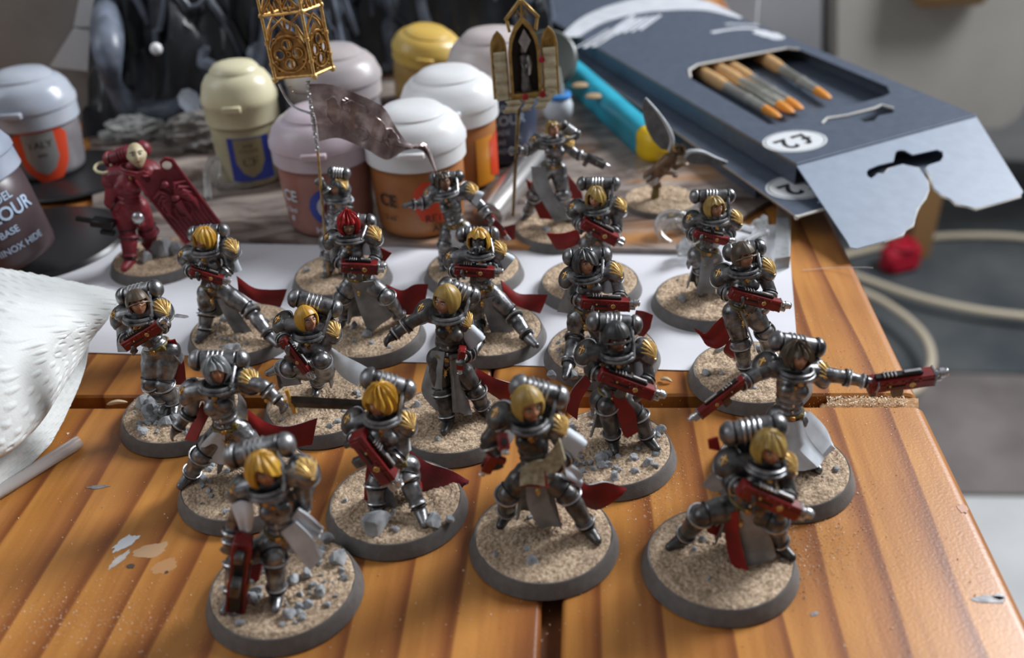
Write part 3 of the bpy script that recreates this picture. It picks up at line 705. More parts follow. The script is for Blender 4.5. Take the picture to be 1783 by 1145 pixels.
    if skirt:          # long back skirt of the surcoat
        bz = min(pv.z - 4, 6.5); rows = []
        for t, wd, bk in ((0, 2.4, 1.8), (.5, 3.8, 3.0), (1, 5.2, 4.2)):
            c_ = pv.lerp(Vector((pv.x, pv.y, bz)), t); rows.append([c_ - ax * wd + fw * .2, c_ - ax * wd * .6 - fw * bk * .8, c_ - fw * bk, c_ + ax * wd * .6 - fw * bk * .8, c_ + ax * wd + fw * .2])
        g = MB(); g.patch(sheet(rows, 12, 17, fold=.45, nf=3), .4, 0, 1); g.obj('back_skirt', [REDC, GREY], root)
    if tabard:
        rows = [[J(p, -2.6) for p in row] for row in tabard] if isinstance(tabard, (list, tuple)) else None
        if rows is None:
            c0 = pv + fw * 2.4; c1 = Vector((pv.x, pv.y, max(5.2, pv.z - 11))) + fw * 3.6; rows = [[c0 - ax * 1.6, c0 + ax * 1.6], [c0.lerp(c1, .5) - ax * 2.0 + fw * .4, c0.lerp(c1, .5) + ax * 2.0 + fw * .4], [c1 - ax * 2.7, c1 + ax * 2.7]]
        g = MB(); G_ = sheet(rows, 14, 11, bulge=.5, fold=.35, nf=1.2); g.patch(G_, .4, 0, 0)
        to = g.obj('tabard', [GREY if padlm is DARK else WHITE, REDC], root)
        e = MB(); col = [r_[0] for r_ in G_]; col2 = [r_[-1] for r_ in G_]; e.tube(col, .2, 6); e.tube(col2, .2, 6); e.tube(G_[-1], .2, 6); e.obj('hem', STEEL, to)
    for st in strips:
        rows = [[J(p, st.get('dy', 0)) for p in row] for row in st['rows']]
        g = MB(); G_ = sheet(rows, st.get('nv', 14), 11, bulge=st.get('b', .0), fold=st.get('f', .0), nf=st.get('nf', 1.5)); g.patch(G_, st.get('t', .42), 0, 1)
        # which face looks at the camera
        i, j = len(G_) // 2, 5; n_ = (G_[i][j + 1] - G_[i][j - 1]).cross(G_[i + 1][j] - G_[i - 1][j]); vd = (Vector((0, 0, CH)) - B - G_[i][j])
        m1, m2 = st['m']; fr = n_.dot(vd) > 0
        g.obj(st.get('n', 'cape'), [m1, m2] if fr else [m2, m1], root, 60)
    if sleeve:
        for sv in (sleeve if isinstance(sleeve, list) else [sleeve]):
            p = J(sv, -1.2); i = 1 if (p - sr).length < (p - sl).length else 0; s0 = (sl, sr)[i]; d = (p - s0).normalized(); R = frame(d); L = (p - s0).length + .6; n = 22; rs = []
            for t in range(7):
                u = t / 6; q = 1.9 + .75 * u ** 1.4; rs.append([s0 + d * L * u * 1.02 + R @ Vector((cos(2 * pi * j / n), sin(2 * pi * j / n), 0)) * (q + .35 * u * sin(4 * 2 * pi * j / n)) for j in range(n)])
            rs2 = [[s0 + (v - s0) * .97 for v in r_] for r_ in rs[::-1]]
            rs2 = []
            for t in range(6, 0, -1):
                u = t / 6; q = 1.6 + .75 * u ** 1.4; rs2.append([s0 + d * L * u * 1.0 + R @ Vector((cos(2 * pi * j / n), sin(2 * pi * j / n), 0)) * (q + .35 * u * sin(4 * 2 * pi * j / n)) for j in range(n)])
            g = MB(); g.rings(rs + rs2); g.obj('sleeve', WHITE, root)
    for rr, mm_, gd in gunP: gun(root, rr, mm_, gd.get('h', 3.4), gd.get('k', 'rifle'), gd.get('roll', 0), gd.get('m'))
    return root, B, J, dict(hd=hd, ch=ch, pv=pv, ax=ax, fw=fw, up=up3, pl=pl, pr=pr, ends=ends, cc=cc)
exec_figures = True
RC = (REDC, GREY); RW = (REDC, WHITE); RR = (REDC, CRIM); WW = (WHITE, WHITE); GG = (GREY, GREY); RG = (REDC, STEEL)
def Rr(*rows): return [[tuple(p) for p in r] for r in rows]
FL = figurine('front left', (498, 1038), 'front-left figurine, mustard bob, white waist robe, red rifle pointing down at rubble', (459, 819), (482, 872), (491, 928), (416, 852), (531, 817),
    [((478, 968, -3.5), (482, 1035), 5), ((412, 975, -1), (405, 1040), -20)], [((407, 915), (400, 948), (1, 0, 0)), ((530, 872, 2), (512, 905, 2))], ('side', HAIRY), (32, 14), 1.28,
    ((396, 797), (509, 771)), 2.3, guns=[dict(a=(424, 932, -5), b=(409, 1083, -6.5), h=5.2)],
    strips=[dict(n='waist_robe', m=WW, rows=Rr([(489, 925, -2.6), (500, 918, -2.6), (516, 908, -2.4)], [(512, 955, -3.5), (525, 945, -3.5), (540, 932, -3.3)], [(541, 990, -4.2), (552, 980, -4.4), (562, 966, -4)]), f=.25),
            dict(n='waist_robe', m=WW, rows=Rr([(508, 900, -1.5), (520, 885, -1)], [(530, 925, -1), (540, 898, -.5)], [(556, 935, 0), (563, 918, 0)]), f=.5, nf=2),
            dict(n='arm_robe', m=WW, rows=Rr([(402, 878, -2), (420, 872, -3), (440, 876, -3)], [(412, 900, -3), (426, 898, -4), (442, 895, -3.5)], [(420, 918, -3), (430, 925, -4), (440, 915, -3.5)]), f=.3),
            dict(n='cape', m=RC, rows=Rr([(430, 960, 1), (455, 965, 0)], [(432, 990, 1), (456, 985, 0)], [(440, 1018, 1), (450, 1010, 0)]))],
    rocks=60, rockp=[(570, 940, 1.9), (591, 975, 2.2), (503, 1070, 1.5), (520, 1055, 1.2), (560, 1030, 1.5), (510, 1010, 1.4), (535, 1000, 1.5)], idx=0, tabard=False, belt=True, skirt=False)
SW = figurine('sword', (432, 853), 'grey-haired bare-faced figurine holding a long dark sword level to the right', (377, 646), (383, 696), (398, 745), (326, 682), (432, 660),
    [((352, 790, -2), (330, 828), -25), ((452, 790, -2), (470, 850), 30)], [((334, 712), (306, 748)), ((458, 672, -1.5), (487, 699, -3), (0, 0, 1))], ('long', HAIRG), (28, 6), 1.12,
    ((333, 627), (430, 627)), 2.2,
    strips=[dict(m=RC, rows=Rr([(430, 712, 1), (432, 745, 1)], [(460, 733, 3), (462, 768, 2)], [(500, 742, 4), (500, 778, 3)], [(553, 727, 5), (543, 773, 4)]), b=.4),
            dict(m=RC, rows=Rr([(352, 700, 1), (368, 715, 0)], [(336, 735, 2), (352, 745, 0)], [(322, 765, 2), (342, 768, 0)]))],
    tabard=Rr([(372, 752), (392, 748)], [(350, 775), (392, 782)], [(344, 800), (395, 806)]), padlm=STEEL, rocks=48, idx=1, skirt=True, beads=True)
FG = []
def f(*a, **k): FG.append((a, k)); return figurine(*a, **k)
f('gun down', (692, 890), 'figurine with long tousled yellow hair and red heavy gun angled down, red cape right', (663, 697), (668, 750), (690, 806), (612, 732), (706, 733),
    [((655, 838, -2), (655, 885), -10), ((708, 830, -2), (733, 892), 15)], (), ('long', HAIRY), (-22, 22), 1.32,
    ((632, 655), (719, 682)), 2.25, guns=[dict(a=(618, 752, -6), b=(693, 848, -7), h=4.6, k='heavy')], sleeve=(694, 772, 0),
    strips=[dict(m=(CRIM, GREY), rows=Rr([(708, 780, 2), (705, 830, 1)], [(745, 805, 4), (735, 855, 2)], [(785, 818, 5), (775, 868, 3)], [(817, 838, 6), (812, 842, 5)]), b=.3),
            dict(m=RC, rows=Rr([(640, 800, 0), (655, 805, 0)], [(635, 850, 0), (650, 850, -1)], [(636, 885, 0), (655, 880, -1)]))],
    rocks=8, rockp=[(660, 918, 3.6), (757, 908, 2.4), (783, 905, 1.1), (690, 922, .9)], tabard=Rr([(655, 815), (680, 818)], [(652, 845), (682, 850)], [(660, 878), (692, 880)]), idx=2)
RB = f('book', (947, 950), 'front-centre figurine, yellow bob, open book held at waist, small red pistol in other hand', (919, 705), (925, 758), (934, 822), (868, 722), (970, 740),
    [((884, 858, -1), (882, 895), -25), ((988, 858, -2), (1026, 922), 25)], [((849, 765), (862, 800), (1, 0, 0)), ((990, 790), (965, 815, -5), (1, 0, 0))], ('hood', HAIRO), (25, 24), 1.35,
    ((893, 669), (984, 695)), 2.3, guns=[dict(a=(873, 752, -5), b=(880, 790, -8), h=3.6, k='pistol'), dict(a=(862, 790, -3), b=(842, 826, -3), h=3.0, k='pistol')], sleeve=(1000, 775, 0),
    strips=[dict(m=(REDC, WHITE), rows=Rr([(988, 812, 1), (985, 850, 1)], [(1020, 842, 3), (1012, 875, 2)], [(1055, 838, 4), (1042, 886, 3)], [(1090, 850, 5), (1082, 862, 4)]), b=.4),
            dict(n='waist_robe', m=WW, rows=Rr([(980, 800, -1), (985, 830, -2)], [(1000, 812, 0), (1005, 842, -1)], [(1015, 825, 0), (1012, 848, -1)]), f=.3)],
    tabard=Rr([(915, 842), (950, 846)], [(920, 880), (962, 884)], [(940, 916), (978, 912)]), rocks=5, body=DARK, padlm=DARK, idx=3)
f('front right', (1252, 990), 'front-right figurine striding on plain sand, red rifle held across, legs spread wide', (1339, 780), (1318, 832), (1292, 878), (1265, 804), (1368, 806),
    [((1222, 895, -1), (1188, 938), -60), ((1350, 905, -3), (1358, 950), 30)], (), ('side', HAIRO), (10, 18), 1.25,
    ((1258, 757), (1366, 740)), 2.35, guns=[dict(a=(1284, 845, -6), b=(1412, 900, -7), h=4.0)],
    strips=[dict(m=RC, rows=Rr([(1262, 895, -2), (1285, 890, -3)], [(1264, 940, -2), (1288, 935, -4)], [(1278, 997, -3), (1302, 992, -5)])),
            dict(m=RC, rows=Rr([(1230, 875, 2), (1262, 890, 1)], [(1225, 900, 3), (1258, 915, 2)], [(1232, 925, 3), (1256, 935, 2)])),
            dict(n='arm_robe', m=GG, rows=Rr([(1250, 815, 0), (1268, 840, -1)], [(1235, 828, 0), (1255, 852, -1)], [(1222, 845, 0), (1245, 856, -1)])),
            dict(m=RC, rows=Rr([(1232, 765, 4), (1250, 760, 4)], [(1234, 780, 4), (1256, 785, 4)]))],
    tabard=Rr([(1288, 888), (1325, 885)], [(1290, 930), (1338, 925)], [(1303, 988), (1350, 965)]), rocks=5, body=DARK, idx=4, emb=('cross', 'wing'))
f('twin guns', (1362, 830), 'figurine with arms spread wide, a long red gun in each hand, pale flared skirt', (1389, 620), (1378, 668), (1372, 722), (1330, 634), (1430, 648),
    [((1360, 775, 0), (1350, 800), -20), ((1405, 775, 0), (1410, 800), 20)], [((1303, 660), (1288, 670), (0, 0, 1)), ((1462, 655), (1512, 665), (0, 0, 1))], ('long', HAIRB), (8, 14), 1.2,
    ((1343, 592), (1432, 607)), 2.1, guns=[dict(a=(1300, 657, -2), b=(1200, 734, -5), h=2.8), dict(a=(1505, 670, -2), b=(1650, 650, -2), h=4.4, k='rifle', roll=.25)],
    strips=[dict(n='flared_skirt', m=(WHITE, GREY), nv=16, rows=Rr([(1342, 726, 1), (1352, 731, -2), (1370, 735, -3), (1394, 730, -2.5), (1408, 716, 0)], [(1320, 758, 2), (1345, 765, -3), (1375, 778, -5), (1405, 765, -4), (1434, 742, 0)], [(1312, 795, 2), (1345, 812, -4), (1402, 820, -8), (1436, 800, -5), (1450, 770, 0)]), f=1.1, nf=3.4)],
    tabard=False, rocks=4, body=STEEL, idx=5, skirt=False, hose=False)
f('black helm', (1060, 797), 'figurine with black bobbed head bowed over red rifle, rubble on base, red cloth between legs', (1073, 588), (1074, 632), (1064, 690), (1018, 612), (1126, 610),
    [((1056, 705, -3), (1068, 768), 0), ((1110, 720, 0), (1130, 765), 25)], (), ('cap', HAIRD), (14, 24), 1.3,
    ((1025, 560), (1114, 566)), 2.15, guns=[dict(a=(1040, 648, -5), b=(1158, 692, -6), h=3.8)], sleeve=(1117, 640, 0), headm=HEADD,
    strips=[dict(m=RC, rows=Rr([(1064, 680, -4), (1085, 690, -3)], [(1074, 720, -4), (1105, 715, -3)], [(1085, 755, -4), (1110, 745, -3)], [(1092, 762, -4), (1112, 750, -3)])),
            dict(m=RC, rows=Rr([(1095, 690, 0), (1112, 690, 0)], [(1104, 715, 0), (1118, 712, 0)], [(1108, 733, 0), (1125, 730, 0)])),
            dict(m=RC, rows=Rr([(1030, 665, 1), (1020, 650, 1)], [(1010, 700, 2), (995, 680, 2)], [(1005, 730, 2), (985, 715, 2)]))],
    tabard=False, rocks=56, rockp=[(1048, 800, 1.8), (1058, 790, 1.4), (1070, 830, 1.4), (1132, 765, 1.8), (1150, 750, 1.6), (1140, 810, 1.1)], idx=6, body=DARK, collar=STEEL, padm=STEEL)
f('arm out left', (790, 746), 'smooth yellow-hooded figurine, head bowed left, left arm flung out, long grey coat', (778, 523), (783, 570), (778, 622), (738, 540), (806, 556),
    [((770, 680, -2), (780, 735), -15), ((828, 678, -1), (842, 712), 30)], [((716, 560), (682, 586)), ((820, 612), (808, 622, -4), (1, 0, 0))], ('hood', HAIRO), (-40, 22), 1.3,
    ((768, 494), (831, 520)), 2.2, guns=[dict(a=(806, 600, -4), b=(800, 650, -5), h=3.2, k='pistol')], sleeve=(826, 590, 0),
    strips=[dict(m=(REDC, WHITE), rows=Rr([(828, 640, 1), (828, 668, 0)], [(862, 658, 2), (855, 685, 1)], [(896, 668, 3), (880, 702, 2)]), b=.3),
            dict(n='coat', m=GG, rows=Rr([(752, 610, -1), (775, 612, -3)], [(742, 645, -1), (770, 655, -4)], [(736, 682, -1), (772, 690, -4)], [(760, 712, -2), (785, 718, -4)]), f=.3),
            dict(n='coat', m=GG, rows=Rr([(782, 618, -3), (798, 615, -2)], [(785, 665, -4), (800, 665, -3)], [(788, 716, -5), (822, 722, -4)]), f=.3)],
    tabard=False, rocks=5, body=DARK, idx=7)
f('kneeling', (568, 718), 'low crouching figurine with mustard hood, thin red rifle aimed down, white cloak', (534, 557), (542, 600), (548, 640), (490, 560), (577, 574),
    [((505, 640, -3), (488, 640), -60, 9), ((560, 625, -4), (552, 672), 0)], (), ('hood', HAIRY), (42, 14), 1.2,
    ((505, 517), (592, 540)), 2.15, guns=[dict(a=(490, 586, -5), b=(546, 660, -7), h=2.9)],
    strips=[dict(n='cloak', m=(WHITE, WHITE), rows=Rr([(566, 600, -1), (578, 606, 0)], [(575, 628, 0), (598, 618, 2)], [(595, 655, 1), (622, 630, 4)], [(622, 672, 2), (640, 640, 5)]), b=.3),
            dict(n='cloak', m=GG, rows=Rr([(480, 632, -1), (498, 628, -2)], [(488, 655, -2), (512, 650, -3)], [(495, 672, -2), (525, 668, -3)]))],
    tabard=False, rocks=8, idx=8, body=STEEL, padlm=DARK, beads=False, skirt=False)
f('leftmost', (321, 731), 'leftmost figurine, brown-grey bob, kneeling knee on rubble, red rifle at left of paper edge', (240, 528), (248, 566), (277, 608), (206, 550), (281, 537),
    [((262, 665, -3), (290, 700), -10, 6.5), ((285, 668, -3), (305, 705), 10, 6)], (), ('cap', HAIRB), (28, 10), 1.18,
    ((208, 519), (279, 500)), 2.2, guns=[dict(a=(214, 604, -5), b=(294, 556, -4), h=3.4)],
    strips=[dict(m=(REDC, GREY), rows=Rr([(288, 592, 0), (305, 590, 0)], [(298, 630, 1), (320, 628, 1)], [(300, 668, 0), (324, 668, 1)]), b=.3),
            dict(n='arm_robe', m=GG, rows=Rr([(208, 570, 0), (220, 575, -1)], [(204, 592, 0), (216, 598, -1)], [(206, 612, 0), (222, 612, -1)]))],
    tabard=False, rocks=44, rockp=[(260, 722, 2.6), (285, 722, 2.4), (300, 712, 2.6), (270, 708, 2.6), (292, 735, 2), (305, 728, 2), (250, 705, 2.5), (275, 695, 3), (295, 692, 3)], idx=9, beads=False, skirt=False)
f('gold bob left', (425, 590), 'figurine with gold bob in front of the big red shield, red cape tip flying right', (356, 416), (364, 456), (372, 502), (322, 444), (402, 430),
    [((360, 543, -1), (355, 580), -20), ((436, 540, -3), (474, 590), 35)], (), ('side', HAIRY), (-28, 12), 1.15,
    ((330, 408), (396, 401)), 2.1, guns=[dict(a=(328, 468, -5), b=(402, 492, -5), h=3.2)], sleeve=(404, 466, 0),
    strips=[dict(m=RG, rows=Rr([(412, 480, 1), (415, 505, 1)], [(440, 500, 3), (445, 525, 2)], [(470, 504, 4), (470, 530, 3)], [(500, 503, 5), (488, 534, 4)]), b=.3)],
    tabard=Rr([(378, 520), (398, 515)], [(395, 555), (418, 548)], [(415, 588), (440, 578)]), rocks=30, idx=10)
f('red hair', (646, 593), 'red-headed figurine with broad red heavy gun held level at its chest', (607, 392), (612, 436), (625, 488), (575, 416), (650, 408),
    [((597, 515, -1), (600, 555), -15), ((672, 515, -3), (700, 555), 30)], (), ('spike', REDH), (10, 18), 1.2,
    ((583, 385), (652, 387)), 2.15, guns=[dict(a=(592, 462, -5.5), b=(672, 466, -5.5), h=4.0, k='heavy')], sleeve=(643, 434, 0), headm=HEADD,
    strips=[dict(m=RG, rows=Rr([(672, 495, 2), (668, 515, 1)], [(700, 505, 4), (690, 540, 2)], [(722, 495, 5), (715, 548, 3)], [(746, 494, 5), (738, 535, 4)]), b=.3),
            dict(m=RR, rows=Rr([(650, 425, 2), (655, 448, 2)], [(682, 440, 3), (670, 455, 3)]))],
    tabard=Rr([(612, 490), (650, 488)], [(625, 535), (668, 525)], [(643, 578), (684, 548)]), rocks=8, rockp=[(640, 584, 1.6)], idx=11)
f('masked', (855, 590), 'figurine with yellow fringe over grey breathing mask, red rifle across chest', (834, 420), (838, 456), (840, 506), (786, 448), (868, 434),
    [((830, 560, -1), (832, 600), -15), ((893, 548, -3), (922, 590), 30)], (), ('bob', HAIRY), (-8, 14), 1.2,
    ((797, 409), (866, 408)), 2.1, guns=[dict(a=(788, 468, -5.5), b=(876, 475, -5.5), h=3.6)], sleeve=(882, 455, 0), headm=HEADM,
    strips=[dict(m=RG, rows=Rr([(872, 488, 2), (875, 512, 1)], [(900, 510, 4), (900, 532, 2)], [(928, 512, 5), (922, 540, 3)], [(954, 512, 5), (940, 545, 4)]), b=.3)],
    tabard=Rr([(838, 520), (862, 515)], [(850, 560), (878, 550)], [(862, 594), (895, 575)]), rocks=6, idx=12)
f('pointing', (826, 482), 'bald brown-headed figurine with arm stretched out in front of the white-lidded pots', (773, 318), (784, 354), (793, 394), (748, 338), (820, 332),
    [((775, 425, -2), (773, 458), -10), ((808, 430, -1), (815, 458), 20)], [((742, 354), (716, 356)), ((838, 358), (852, 378, -3), (0, 0, 1))], ('crop', HAIRB), (24, 6), 1.05,
    ((750, 312), (805, 306)), 1.8, guns=[dict(a=(848, 372, -3), b=(886, 418, -4), h=2.6, k='pistol')], sleeve=(832, 345, 0), headm=HEADD,
    strips=[dict(m=RG, rows=Rr([(866, 398, 2), (872, 415, 2)], [(880, 394, 3), (886, 418, 2)], [(898, 390, 3), (896, 416, 3)]))],
    tabard=Rr([(785, 400), (805, 398)], [(780, 430), (808, 428)], [(778, 456), (812, 452)]), rocks=4, idx=13, padlm=STEEL)
f('side hair', (1027, 505), 'figurine with long side-swept yellow hair and chunky red gun tilted down right', (1037, 345), (1042, 378), (1036, 420), (1000, 362), (1078, 358),
    [((1018, 455, -1), (1012, 490), -20), ((1050, 455, -2), (1060, 492), 20)], (), ('side', HAIRO), (-12, 14), 1.15,
    ((1007, 320), (1077, 320)), 2.0, guns=[dict(a=(1012, 385, -5), b=(1086, 424, -6), h=4.2, k='heavy')],
    strips=[dict(m=RC, rows=Rr([(1008, 398, 1), (1012, 422, 1)], [(980, 406, 2), (988, 432, 2)], [(952, 406, 3), (970, 434, 3)]), b=.3)],
    rocks=4, idx=14, hose=True)
f('dark bob', (1048, 625), 'dark-haired figurine with long level red gun, legs planted on rubble, red tail at right', (1019, 458), (1027, 494), (1020, 545), (988, 482), (1070, 472),
    [((1001, 585, -1), (988, 642), -15), ((1045, 590, -1), (1062, 640), 20)], (), ('side', HAIRD), (20, 8), 1.25,
    ((983, 448), (1062, 444)), 2.15, guns=[dict(a=(1008, 525, -6), b=(1114, 531, -6), h=3.9)], sleeve=(1060, 500, 0),
    strips=[dict(m=(REDC, REDC), rows=Rr([(1108, 540, 3), (1100, 575, 2)], [(1122, 542, 4), (1118, 586, 3)], [(1137, 548, 4), (1132, 572, 3)])),
            dict(n='arm_robe', m=GG, rows=Rr([(985, 505, 0), (998, 508, -1)], [(974, 530, 0), (996, 532, -1)], [(970, 542, 0), (992, 545, -1)]))],
    tabard=False, rocks=34, rockp=[(962, 655, 1.6), (1000, 655, 1.6)], idx=15)
f('gold bob right', (1228, 533), 'figurine with smooth gold bob beside the clear sprue, dark left shoulder plate', (1244, 362), (1243, 398), (1228, 440), (1203, 382), (1279, 380),
    [((1222, 465, -1), (1222, 500), -15), ((1250, 470, 0), (1262, 505), 20)], (), ('bob', HAIRO), (24, 12), 1.12,
    ((1204, 342), (1277, 341)), 1.95, guns=[dict(a=(1206, 405, -5), b=(1280, 422, -5), h=3.0)],
    rocks=5, rockp=[(1187, 522, 1.5)], idx=0, padlm=DARK)
f('brown hair', (1305, 665), 'brown-haired figurine by the paper edge, long red rifle, thin silver blade at hip', (1294, 446), (1296, 488), (1292, 536), (1254, 478), (1334, 466),
    [((1289, 597, -2), (1299, 645), -10), ((1331, 575, -1), (1340, 612), 20)], (), ('cap', HAIRB), (26, 12), 1.2,
    ((1262, 441), (1330, 430)), 2.15, guns=[dict(a=(1268, 508, -5), b=(1376, 536, -5), h=3.6)],
    strips=[dict(m=RC, rows=Rr([(1270, 540, 2), (1282, 545, 1)], [(1245, 562, 3), (1270, 590, 2)], [(1228, 580, 4), (1250, 606, 2)], [(1208, 570, 5), (1232, 602, 3)]), f=.3),
            dict(m=RC, rows=Rr([(1268, 592, 2), (1285, 595, 1)], [(1260, 610, 3), (1285, 620, 1)], [(1272, 622, 3), (1290, 625, 1)]))],
    tabard=False, rocks=6, rockp=[(1230, 650, 1.3)], idx=1, skirt=False)
SB = f('shrine', (972, 408), 'figurine holding up the golden triptych shrine on a pole, dark pistol in other hand', (962, 226), (966, 258), (962, 290), (932, 246), (988, 249),
    [((930, 340, 0), (918, 372), -30), ((980, 338, -3), (985, 375), 25)], [((922, 262), (900, 262), (0, 0, 1)), ((1002, 268), (1030, 277), (0, 0, 1))], ('crop', HAIRO), (28, 8), 1.0,
    ((975, 215), (1007, 238)), 1.8, guns=[dict(a=(1018, 272, -3), b=(1060, 292, -3), h=3.4, k='pistol', m=DARK)],
    strips=[dict(n='coat', m=GG, rows=Rr([(925, 290, -1), (950, 290, -3)], [(930, 325, -2), (958, 325, -4)], [(948, 355, -3), (975, 352, -5)], [(968, 388, -4), (1000, 378, -6)]), f=.3),
            dict(m=RC, rows=Rr([(915, 310, 2), (940, 330, 1)], [(925, 345, 2), (950, 355, 0)], [(940, 380, 1), (962, 382, -1)])),
            dict(m=RC, rows=Rr([(975, 295, 2), (985, 300, 3)], [(990, 320, 3), (1010, 330, 4)], [(990, 345, 2), (1015, 348, 4)]))],
    tabard=False, rocks=8, idx=2, skirt=False, beads=False)
BB = f('banner', (597, 492), 'banner bearer seen side-on with two ball-ended pack, gripping the pole of the silver flag', (588, 330), (590, 352), (580, 410), (574, 335), (594, 322),
    [((574, 440, -2), (573, 470), -20), ((592, 440, 0), (600, 470), 10)], [((586, 362), (562, 322, -2), (0, 0, 1)), ((606, 350), (600, 372))], ('crop', HAIRD), (-50, 10), .85,
    ((573, 299), (608, 303)), 1.7, sleeve=(602, 350, 0), strips=[dict(n='coat', m=(WHITE, GREY), rows=Rr([(575, 370, -2), (605, 370, -2)], [(570, 410, -3), (602, 410, -3)], [(566, 450, -3), (606, 450, -3)]), f=.5, nf=2)],
    rocks=6, idx=3, tabard=False, skirt=False, beads=False, hose=False, belt=False, packdy=2.)
# the book
root, B, J, d = RB
g = MB(); c = aty(938, 826, B.y - 6) - B; fwd = Vector((-.15, -.35, .75)).normalized(); R = frame(fwd, (0, 1, .3)); 
ca = aty(906, 845, B.y - 5.5) - B; cb = aty(952, 846, B.y - 7) - B; cc2 = aty(948, 800, B.y - 5) - B; cd = aty(908, 812, B.y - 4) - B; ce = aty(985, 762, B.y - 4.5) - B; cf = aty(960, 790, B.y - 3) - B
g.patch([catmull([cd, (cd + cc2) / 2 + Vector((0, 0, .5)), cc2], 7), catmull([ca, (ca + cb) / 2 + Vector((0, 0, .6)), cb], 7)], .9, 0, 1)
g.patch([catmull([cc2, ce + Vector((-1.2, 0, 0))], 5), catmull([cb, aty(985, 800, B.y - 6) - B], 5)], .9, 0, 1)
bo = g.obj('open_book', [mat('parchment', (.20, .17, .10), 0, .7, col2=(.42, .38, .26), vs=900)] * 2, root)
g = MB(); g.tube([cb + Vector((0, -.4, 0)), cc2, ], .35, 8); g.tube([ca, cb], .25, 6); g.obj('book_cover_edge', CRIM, bo)
# sword of the grey-haired figurine: rebuild as part

#REST
SOLO = 'one of a kind'
# --- sword of the grey-haired figurine
root, B, J, d = SW
h0, tip = J((490, 698), -3.2), J((655, 706), -5.0); A = (tip - h0).normalized(); up = (Vector((0, 0, 1)) - A * A.z).normalized(); sd = A.cross(up); R = Matrix((A, sd, up)).transposed(); L = (tip - h0).length
g = MB(); cr_ = [(0, 1.5), (.1, 1.55), (.85, 1.4), (.97, .8), (1.0, .05)]
rs = []
for t, wv in cr_: c = h0 + A * (L * (.08 + .92 * t)); rs.append([c + up * 1.0 * wv, c + sd * .32 * wv, c - up * 1.0 * wv, c - sd * .32 * wv])
g.rings(rs); so = g.obj('sword_blade', mat('dark_blade', (.05, .045, .04), .7, .35, col2=(.12, .11, .10), vs=300), root, 20)
g = MB(); g.tube([J((499, 678), -3.2), J((505, 697), -3.4), J((514, 718), -3.6)], [.55, .5, .55], 8); g.cyl(h0 - A * 3, h0 + A * 1.2, .4, bev=.1); g.ball(h0 - A * 3.2, .6, n=10); g.obj('crossguard', mat('orange_gold', (.55, .28, .05), .3, .4, col2=(.75, .45, .12), vs=900), so)
# --- small silver knife and hip blade
for fi, p0, p1, ww in ((9, (306, 548), (330, 552), .7), (17, (1290, 542), (1320, 618), .8)):
    pass
def add_blade(rt, Bp, y, p0, p1, wv, name='blade'):
    a = aty(*p0, y) - Bp; b = aty(*p1, y - 1) - Bp; A_ = (b - a).normalized(); R_ = frame(A_); g = MB(); rs = []
    for t, q in ((0, 1), (.1, 1.05), (.8, .9), (1, .06)): c = a.lerp(b, t); rs.append([c + R_.col[0] * wv * q, c + R_.col[1] * wv * .35 * q, c - R_.col[0] * wv * q, c - R_.col[1] * wv * .35 * q])
    g.rings(rs); g.obj(name, BRIGHT, rt, 20)
def find(sub): return [o for o in COL.objects if o.parent is None and sub in o.get('label', '')][0]
r_ = find('leftmost figurine'); Bv = r_.location / S; add_blade(r_, Bv, Bv.y - 2, (305, 549), (329, 552), .8)
r_ = find('by the paper edge, long red'); Bv = r_.location / S; add_blade(r_, Bv, Bv.y - 4, (1290, 542), (1320, 620), .75)
# --- banner and lantern cage
root, B, J, d = BB; y = B.y
pt, pb, pm1 = J((536, 142), -3), J((572, 480), -3), J((553, 262), -3)
g = MB(); g.tube([pm1, pb], .42, 10); g.obj('banner_pole', mat('wood_pole_paint', (.28, .17, .06), 0, .5, col2=(.50, .34, .14), vs=500), root)
g = MB(); N = 60
for s_ in (0, 1, 2):
    g.tube([pt.lerp(pm1, i / N) + Vector((cos(i * .9 + s_ * 2.09) * .35, sin(i * .9 + s_ * 2.09) * .35, 0)) for i in range(N + 1)], .34, 6)
g.obj('rope_grip', BRIGHT, root)
top = [(540, 146), (575, 147), (618, 162), (664, 184), (686, 216), (712, 250), (742, 251), (760, 296)]
bot = [(556, 246), (585, 240), (612, 248), (642, 262), (674, 278), (704, 262), (735, 262), (757, 297)]
dys = [-3, -4.5, -1.5, -4.5, -1, -4, -2, -3]; cols = []
for (a, b, dy) in zip(top, bot, dys):
    A_, B_ = J(a, dy), J(b, dy - 1.0); cols.append([A_, A_.lerp(B_, .33) + Vector((0, -.8, 0)), A_.lerp(B_, .66) + Vector((0, .7, 0)), B_])
rows = [[c[i] for c in cols] for i in range(4)]
G_ = sheet(rows, 22, 60, fold=.25, nf=4)
G_ = [catmull(r_, 60) for r_ in rows]; G2 = [catmull([G_[k][j] for k in range(4)], 22) for j in range(60)]; G_ = [[G2[j][i] for j in range(60)] for i in range(22)]
FLAG = mat('silver_flag', (.24, .17, .17), .45, .3, col2=(.50, .42, .41), vs=200, bump=.5, bs=900)
g = MB(); g.patch(G_, .35, 0, 0); fo = g.obj('banner', FLAG, root, 60)
g = MB(); rng = random.Random(4)
def onflag(u, v):
    i = min(20.99, max(0, v * 21)); j = min(58.99, max(0, u * 59)); a = G_[int(i)][int(j)]; b = G_[int(i) + 1][int(j) + 1]; f_ = a.lerp(b, .5); n_ = (G_[int(i)][int(j) + 1] - a).cross(G_[int(i) + 1][int(j)] - a).normalized()
    if n_.y > 0: n_ = -n_
    return f_ + n_ * .22
